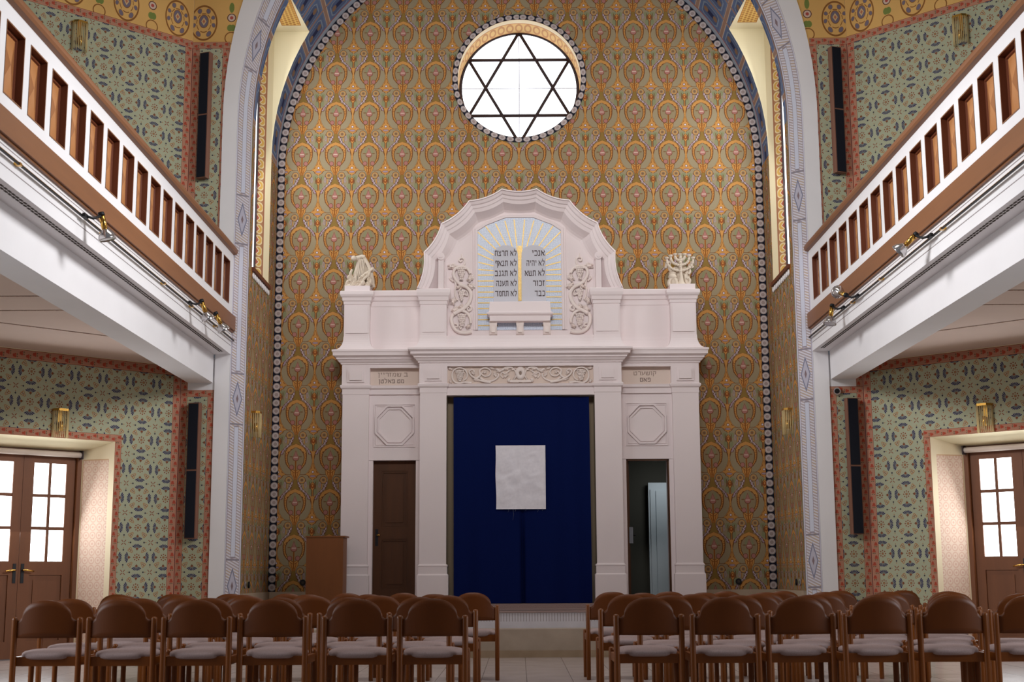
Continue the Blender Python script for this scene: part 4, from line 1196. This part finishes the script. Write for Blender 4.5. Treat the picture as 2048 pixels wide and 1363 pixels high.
d5 = struct(empty('door_5', (2.0, 22.4, .6)), 'pale blue grey painted door at the end of the dark passage', 'door')
b = MB(); b.box(2.05, 2.55, 22.40, 22.5, .6, 2.46); b.box(2.17, 2.55, 22.36, 22.4, .6, 2.33); b.box(2.08, 2.15, 22.37, 22.40, .6, 2.35); subw('door_leaf', b, 'pale', d5)

# ------------------------------------------------------------------ statues on the wing pedestals
def sc(px_, py_, s, ox, oy, k, x0, z0):   # helper: sketch coordinates to metres on the pedestal
    return (x0 + (px_ - ox)/k*.00735, z0 + (oy - py_)/k*.0074)
yS = YW + .16
ly = tag(empty('lyre_sculpture', (-2.41, yS, 5.212)), 'carved pale stone sculpture of a leaning lyre with leaves on a white pedestal', 'sculpture')
def L2(X, Y): return ((X - 312)/5.925*.00735, (475 - Y)/5.925*.0076)
def tb(b, pts, r0, r1, dy=0, n=5, seg=8):
    P = cat([(x, dy + (p[2] if len(p) > 2 else 0), z) for p, (x, z) in [(p, L2(p[0], p[1])) for p in pts]], n); m = len(P)
    b.tube(P, [r0 + (r1 - r0)*i/(m - 1) for i in range(m)], seg)
b = MB()
tb(b, [(200, 470), (240, 420), (270, 330), (300, 220), (318, 150), (290, 135)], .040, .026, .01)
tb(b, [(370, 108), (400, 160), (440, 235), (465, 330), (478, 420), (485, 470)], .028, .036, .01)
tb(b, [(245, 130), (300, 118), (350, 104), (385, 112)], .034, .030)
b.ball((L2(255, 130)[0], -.03, L2(255, 130)[1]), (.045, .05, .042), 12); b.ball((L2(480, 265)[0], -.02, L2(480, 265)[1]), (.036, .04, .038), 10)
ly_frame = b.build('lyre_frame', 'statue', ly)
b = MB()
for X in (325, 345, 365, 385): tb(b, [(X - 70 + (X - 325)*.9, 440), (X - 20, 300), (X, 130)], .012, .010, -.01, seg=6)
b.build('strings', 'statue', ly)
b = MB(); P = [L2(*p) for p in ((190, 474), (240, 400), (300, 250), (330, 140), (375, 115), (435, 235), (470, 400), (485, 474))]
b.prism(P, .02, .07); b.build('back_slab', 'statue', ly)
for pts, r0, r1, dy in ((((165, 474), (200, 440), (225, 380), (220, 310), (240, 265)), .032, .016, -.05), (((180, 474), (250, 450), (285, 390), (280, 320)), .034, .014, -.08),
                        (((300, 470), (330, 400), (390, 330), (450, 290), (490, 262)), .03, .014, -.07), (((330, 474), (380, 390), (440, 340), (455, 300)), .028, .012, -.09),
                        (((170, 470), (175, 430), (190, 400), (205, 412)), .022, .016, -.05), (((400, 474), (440, 450), (470, 400), (430, 370)), .030, .016, -.08)):
    b = MB(); tb(b, pts, r0, r1, dy); b.build('acanthus_frond', 'statue', ly)
b = MB(); b.ball((*[L2(370, 430)[0], -.09], L2(370, 430)[1]), .042, 10); b.ball((L2(430, 435)[0], -.08, L2(430, 435)[1]), .03, 10); b.ball((L2(350, 400)[0], -.08, L2(350, 400)[1]), .028, 10)
b.build('fruit', 'statue', ly)
for X, Y, an, L_, w_, dp in ((215, 375, 1.5, .20, .10, .05), (250, 415, 1.15, .24, .12, .06), (300, 440, .8, .2, .1, .06), (400, 350, .75, .22, .11, .06), (450, 400, 1.9, .2, .1, .06), (430, 440, .3, .16, .09, .06), (200, 440, 2.2, .13, .08, .05), (340, 400, 1.3, .2, .09, .07)):
    b = MB(); b.leaf(L2(X, Y), an, L_, w_, -.05, dp, 5); b.build('leaf', 'statue', ly)
mn = tag(empty('menorah_sculpture', (2.39, yS, 5.212)), 'carved pale stone seven branched menorah on a white pedestal', 'sculpture')
def L3(X, Y): return ((X - 827)/5.68*.00735, (495 - Y)/5.68*.0076)
b = MB()
P = [(L3(823, y)[0], 0, L3(823, y)[1]) for y in (495, 480, 440, 400, 350, 300, 250, 200, 150)]
b.tube(P, [.085, .07, .04, .03, .022, .02, .018, .017, .018], 12)
for y in (440, 380, 330, 280, 230, 180): b.ball((L3(819, y)[0], 0, L3(819, y)[1]), (.027, .027, .018), 10)
b.build('stem', 'statue', mn)
for ro, yb, yt in ((150, 322, 190), (105, 258, 165), (55, 205, 150)):
    b = MB(); P = []
    for k in range(25):
        t = PI*k/24; X = 815 - ro*math.cos(t); Y = yt + (yb - yt)*math.sin(t)**.8; P.append((L3(X, Y)[0], 0, L3(X, Y)[1]))
    b.tube(P, .016, 8)
    for k in range(2, 23, 2): b.ball(P[k], .0225, 8)
    for e in (P[0], P[-1]): b.lathe([(.014, e[2] - .01), (.03, e[2] + .015), (.032, e[2] + .03), (.02, e[2] + .032)], (e[0], e[1], 0), 10)
    b.build('branch', 'statue', mn)
b = MB(); e = L3(815, 140); b.lathe([(.014, e[1] - .02), (.03, e[1]), (.032, e[1] + .015), (.02, e[1] + .018)], (e[0], 0, 0), 10); b.build('cup', 'statue', mn)
def tb3(b, pts, r0, r1, dy):
    P = cat([(L3(*p)[0], dy, L3(*p)[1]) for p in pts], 5); m = len(P); b.tube(P, [r0 + (r1 - r0)*i/(m - 1) for i in range(m)], 8)
b = MB()
b.ball((L3(745, 445)[0], .03, L3(745, 445)[1]), (.07, .06, .075), 12); b.ball((L3(725, 390)[0], .01, L3(725, 390)[1]), (.065, .055, .05), 12); b.ball((L3(735, 350)[0], .04, L3(735, 350)[1]), (.055, .04, .05), 10)
tb3(b, [(690, 495), (680, 460), (700, 420), (740, 410)], .028, .02, -.01); tb3(b, [(770, 495), (765, 450), (745, 410)], .028, .02, -.02); tb3(b, [(690, 250), (700, 300), (720, 330)], .03, .024, .03)
tb3(b, [(650, 290), (665, 240), (690, 215), (715, 240)], .022, .016, .02)
b.build('crouching_lion', 'statue', mn)
b = MB()
tb3(b, [(880, 495), (910, 470), (925, 430), (905, 400), (885, 415)], .024, .016, .01); tb3(b, [(900, 480), (890, 400), (895, 330), (920, 280), (930, 240)], .036, .022, .04); tb3(b, [(910, 360), (930, 330), (925, 300)], .024, .014, .02)
tb3(b, [(960, 290), (945, 250), (950, 215)], .026, .018, .02); tb3(b, [(870, 360), (880, 420), (890, 470)], .02, .03, .03)
b.build('acanthus_frond', 'statue', mn)
b = MB(); b.prism([L3(*p) for p in ((690, 495), (690, 330), (760, 260), (880, 260), (930, 330), (925, 495))], .05, .09); b.build('back_slab', 'statue', mn)

# ------------------------------------------------------------------ lectern
lt = tag(empty('lectern', (-2.72, 19.2, ZPL)), 'plain brown wooden box lectern standing beside the closed ark door', 'lectern')
b = MB(); b.box(-.262, .245, 0, .025, 0, 1.0); b.build('front_panel', 'lect', lt)
for x in (-.262, .225): b = MB(); b.box(x, x + .022, .02, .42, 0, .99); b.build('side_panel', 'lect', lt)
b = MB(); b.loft([(-.275, .275, -.012, .44, .985), (-.275, .275, -.012, .44, 1.005)]); b.build('top', 'lect', lt)
b = MB(); b.box(-.24, .225, .03, .40, .5, .52); b.box(-.24, .225, .03, .40, .04, .06); b.build('shelf', 'lect', lt)

# ------------------------------------------------------------------ column loudspeakers
def speaker(x, z0, z1, label, turn):
    t = tag(empty('column_speaker', (x, DP, z0), turn), label, 'loudspeaker', 'column loudspeakers beside the arch')
    h = z1 - z0
    b = MB(); b.box(-.078, .078, -.12, -.028, 0, h); b.build('case', 'spkwood', t)
    for za, zb_ in ((.012, h/2 - .012), (h/2 + .012, h - .012)):
        b = MB(); b.box(-.066, .066, -.128, -.115, za, zb_); b.build('grille', 'grille', t)
    b = MB(); b.box(-.04, .04, -.03, -.001, .1, .16); b.box(-.04, .04, -.03, -.001, h - .16, h - .1); b.build('wall_bracket', 'black', t)
speaker(-4.345, 6.39, 8.20, 'tall black column loudspeaker above the left balcony rail', -.35)
speaker(4.365, 6.41, 8.22, 'tall black column loudspeaker above the right balcony rail', .35)
speaker(-4.35, 1.49, 3.285, 'tall black column loudspeaker below the left balcony', -.2)
speaker(4.38, 1.50, 3.30, 'tall black column loudspeaker below the right balcony', .2)

# ------------------------------------------------------------------ sconces
def sconce(loc, rz, label, h=.36, w=.10):
    t = tag(empty('wall_sconce', loc, rz), label, 'wall lamp', 'brass and glass rod wall lamps')
    b = MB(); P = [(-w, 0), (-w, -.06), (-w*.62, -.11), (w*.62, -.11), (w, -.06), (w, 0)]
    def pr(z0, z1, k=1):
        n = len(P); b.face([(x*k, y*k, z0) for x, y in reversed(P)]); b.face([(x*k, y*k, z1) for x, y in P])
        for i in range(n):
            (xa, ya), (xb, yb) = P[i], P[(i + 1) % n]; b.face([(xa*k, ya*k, z0), (xb*k, yb*k, z0), (xb*k, yb*k, z1), (xa*k, ya*k, z1)])
    pr(h - .03, h); b.build('brass_cap', 'brass', t)
    b = MB(); b.box(-w*.3, w*.3, -.012, -.0, .12, h - .03); b.lathe([(.03, .08), (.03, .2)], (0, -.05, 0), 10); b.build('lamp_holder', 'brass', t)
    b = MB(); n = 15
    for k in range(n):
        a = k/(n - 1); s_ = a*2*(w + .07)
        pts = P; L = [math.dist(pts[i], pts[i + 1]) for i in range(5)]; tot = sum(L); d = a*tot
        for i in range(5):
            if d <= L[i] + 1e-6: f = d/L[i]; x = pts[i][0] + (pts[i + 1][0] - pts[i][0])*f; y = pts[i][1] + (pts[i + 1][1] - pts[i][1])*f; break
            d -= L[i]
        b.lathe([(.0075, 0), (.0075, h - .028)], (x*.95, y*.95 - .004, 0), 6)
    b.build('glass_rods', 'glassrod', t)['kind'] = 'stuff'
for s, nm in ((-1, 'left'), (1, 'right')):
    loc, rz = diag_frame(s); d = Vector((s*math.cos(ANG), -math.sin(ANG), 0)); n_ = Vector((s*math.sin(ANG), math.cos(ANG), 0))
    p = Vector(loc) + d*1.69 - n_*.002
    sconce((p.x, p.y, 2.72), rz, 'brass and glass wall lamp above the %s double door' % nm)
    sconce((p.x, p.y, 7.80), rz, 'brass and glass wall lamp high above the %s balcony' % nm, .40)
    sconce((s*(W - .002), 18.90, 2.88), -s*PI/2, 'brass and glass wall lamp on the %s side wall of the apse' % nm, .36, .11)

# ------------------------------------------------------------------ sockets and sensor
def socket(loc, rz, label, group, mat='black'):
    t = tag(empty('wall_socket', loc, rz), label, 'socket', group)
    b = MB(); b.lathe([(.045, 0), (.045, .012), (.038, .02)], (0, -.022, 0), 14, 0, 'y'); b.build('cover_plate', mat, t)
    b = MB(); b.lathe([(.022, 0), (.022, .01)], (0, -.026, 0), 10, 0, 'y'); b.build('insert', 'vent', t)
socket((-3.20, DB, .905), 0, 'round black socket low on the back wall beside the lectern', 'round wall sockets')
socket((3.145, DB, .89), 0, 'round black socket low on the back wall beyond the open doorway', 'round wall sockets')
for y, dsc in ((18.62, 'pair outer'), (18.88, 'pair inner')):
    for s, nm in ((-1, 'left'), (1, 'right')):
        socket((s*W, y + (.05 if s > 0 else 0), .885), -s*PI/2, 'round socket of the %s on the %s apse side wall' % (dsc, nm), 'round wall sockets', 'black' if 'inner' in dsc else 'groove')
t = tag(empty('wall_sensor', (4.222, DP, 3.40)), 'small round dark sensor above the lower right loudspeaker', 'sensor')
b = MB(); b.lathe([(.05, 0), (.045, .03), (.02, .04)], (0, -.042, 0), 16, 0, 'y'); b.build('housing', 'chrome', t)
b = MB(); b.lathe([(.034, 0), (.034, .01)], (0, -.05, 0), 12, 0, 'y'); b.build('lens', 'black', t)

# ------------------------------------------------------------------ chairs
def make_chair():
    t = empty('wooden_chair', (0, 0, 0))
    hx = .236
    for sx in (-1, 1):
        b = MB(); b.lathe([(.0205, 0), (.0215, .02), (.0215, .695), (.020, .706), (.013, .713), (.004, .715)], (sx*hx, 0, 0), 14); b.build('rear_leg', 'chair', t)
        b = MB(); b.lathe([(.0195, 0), (.0205, .02), (.0205, .445), (.019, .456), (.012, .462), (.004, .463)], (sx*(hx + .006), .42, 0), 14); b.build('front_leg', 'chair', t)
    # shaped plywood back
    b = MB(); n = 40; w = .219
    def top(x):
        ax = abs(x)
        if ax < .178: return .715 + .119*max(0, 1 - (ax/.1785)**2.25)**.5
        return .690 + .025*max(0, 1 - (ax - .178)/.041)**2.2
    xs_ = sorted(set([-w + 2*w*k/n for k in range(n + 1)] + [sg*v for sg in (-1, 1) for v in (.165, .172, .176, .178, .182, .19, .2)]))
    def by(x): return -.048*(1 - (x/w)**2) + .004
    for side, off in ((0, -.008), (1, .008)):
        b.grid([[(x, by(x) + off, .567 + (top(x) - .567)*k/6) for x in xs_] for k in range(7)])
    for zf in (lambda x: top(x), lambda x: .567):
        b.grid([[(x, by(x) + o_, zf(x)) for x in xs_] for o_ in (-.008, .008)], smooth=False)
    for x in (xs_[0], xs_[-1]): b.face([(x, by(x) - .008, .567), (x, by(x) + .008, .567), (x, by(x) + .008, top(x)), (x, by(x) - .008, top(x))])
    b.build('backrest', 'chairb', t)
    # frame under the seat
    b = MB()
    b.box(-hx + .01, hx - .01, .012, .036, .366, .432); b.box(-hx, hx, .40, .424, .366, .425)
    for sx in (-1, 1): b.box(sx*(hx - .012), sx*(hx + .014), .01, .42, .372, .43)
    b.build('seat_frame', 'chair', t)
    # cushion
    b = MB(); rows = []
    def se(u, p): c = math.cos(u); return math.copysign(abs(c)**(2/p), c)
    for f, z in ((.55, .428), (.93, .424), (.985, .434), (1.0, .446), (.985, .458), (.92, .468), (.75, .476), (.45, .480), (.12, .481)):
        rows.append([(.222*f*se(2*PI*k/36, 3.2), .212 + .232*f*se(2*PI*k/36 - PI/2, 2.5), z - .012*(max(0, -se(2*PI*k/36 - PI/2, 2.5))*f)**2) for k in range(36)])
    b.grid(rows, closed_u=True); b.face(list(reversed(rows[0]))); b.face(rows[-1])
    b.build('seat_cushion', 'seat', t)
    return t
CH = {}
ROWY = [10.18, 11.03, 11.88, 12.73, 13.60]
ROWN = ['row farthest from the steps', 'fourth row from the steps', 'middle row', 'second row from the steps', 'row closest to the steps']
LEFT = [[873, 726, 555, 415, 258, 104], [846, 711, 583, 449, 311, 177], [903, 768, 634, 510, 378, 254], [877, 747, 625, 496, 377, 268], [953, 815, 709, 584, 470, 372, 287]]
RIGHT = [[1303, 1444, 1587, 1729, 1870, 2009], [1345, 1483, 1621, 1752, 1880, 2006], [1263, 1390, 1514, 1643, 1770, 1892], [1292, 1413, 1535, 1653, 1766, 1882], [1231, 1333, 1439, 1548, 1660, 1797]]
ORD = ['first', 'second', 'third', 'fourth', 'fifth', 'sixth', 'seventh']
proto = None
rnd = random.Random(3)
for side, tab in (('lectern side', LEFT), ('open doorway side', RIGHT)):
    for r, xs_ in enumerate(tab):
        lastx = None
        for k, px in enumerate(xs_):
            y = ROWY[r]
            x = -.05 + (px - 1034.5)/2755*y*.986 - .004*y + .0
            sg = -1 if side.startswith('lect') else 1
            if lastx is not None and abs(x - lastx) < .548: x = lastx + sg*.548
            lastx = x
            if proto is None: proto = make_chair(); o = proto
            else: o = dup(proto)
            o.location = (x, y + rnd.uniform(-.02, .02), 0)
            rz = rnd.uniform(-.012, .03)
            if side.startswith('open') and r == 4 and k == 5: rz = .13; o.location.x += .05
            o.rotation_euler = (0, 0, rz)
            end = '%s from the aisle' % ORD[k]
            tag(o, 'wooden chair, %s in the %s, %s' % (end, ROWN[r], side), 'chair', 'chairs on the %s of the aisle' % side)

# ------------------------------------------------------------------ light
wd = bpy.data.worlds.new('World'); S.world = wd; wd.use_nodes = True
bg = wd.node_tree.nodes['Background']; bg.inputs[0].default_value = (.84, .88, 1, 1); bg.inputs[1].default_value = .08
def area(name, loc, target, sx, sy, power, col=(1, 1, 1)):
    l = bpy.data.lights.new(name, 'AREA'); l.shape = 'RECTANGLE'; l.size = sx; l.size_y = sy; l.energy = power; l.color = col
    o = bpy.data.objects.new(name, l); COL.objects.link(o); o.location = loc
    o.rotation_euler = (Vector(target) - Vector(loc)).to_track_quat('-Z', 'Y').to_euler()
    return o
for s, nm in ((-1, 'left'), (1, 'right')):
    area('gallery_window_light', (s*7.2, 9.0, 8.0), (-s*3.9, 12.8, 4.4), 4, 3.0, 215, (.97, .98, 1)).data.spread = math.radians(66)
    area('apse_window_light', (s*(W + .06), 19.15, 7.0), (-s*1.5, 19.6, 6.0), .8, 3.4, 46, (.95, .98, 1))
    area('low_side_fill_light', (s*7.0, 9.5, 2.2), (0, 11.0, .2), 3, 1.8, 62, (.86, .92, 1)).data.spread = math.radians(110)  # added low side fill for floor, seats and balcony undersides, no window here
    loc, rz = diag_frame(s); d = Vector((s*math.cos(ANG), -math.sin(ANG), 0)); n_ = Vector((s*math.sin(ANG), math.cos(ANG), 0))
    p = Vector(loc) + d*1.91 + n_*.40; p.z = 1.8
    area('door_light', p, p - n_*3 - Vector((0, 0, .9)), 1.1, 1.2, 42, (.92, .96, 1))
area('ark_fill_light', (0, 7.0, 9.2), (0, 20, 6.6), 5, 2.0, 100, (1, .97, .96)).data.spread = math.radians(56)  # added fill aimed at the upper ark, not a real lantern
area('overhead_fill_light', (0, 12.5, 10.8), (0, 12.6, 0), 5, 3.0, 75, (.97, .98, 1)).data.spread = math.radians(80)  # added top fill for floor and seats, not a fixture of the nave
area('passage_fill_light', (2.3, 21.6, 2.7), (2.3, 22.3, 1.2), .3, .3, 5, (.9, .96, 1))  # added fill that brightens the pale door at the passage end

# ------------------------------------------------------------------ camera
cd = bpy.data.cameras.new('Camera'); cam = bpy.data.objects.new('Camera', cd); COL.objects.link(cam)
cd.sensor_fit = 'HORIZONTAL'; cd.sensor_width = 36; cd.lens = 2755.2/2048*36; cd.clip_start = .1; cd.clip_end = 200
r = Vector((.99997486, .0048028, -.00521748)); u = Vector((.00594729, -.16724464, .98589749)); f = Vector((-.00386248, .98590373, .167269))
mt = Matrix((r, u, -f)).transposed().to_4x4(); mt.translation = (-.05373, 0, 1.0)
cam.matrix_world = mt
cd.dof.use_dof = True; cd.dof.focus_distance = 19.5; cd.dof.aperture_fstop = 4.5
S.camera = cam
S.view_settings.view_transform = 'Standard'; S.view_settings.look = 'None'; S.view_settings.exposure = 0; S.view_settings.gamma = 1
S.cycles.use_denoising = True
S.cycles.max_bounces = 8; S.cycles.diffuse_bounces = 5
S.cycles.sample_clamp_indirect = 6
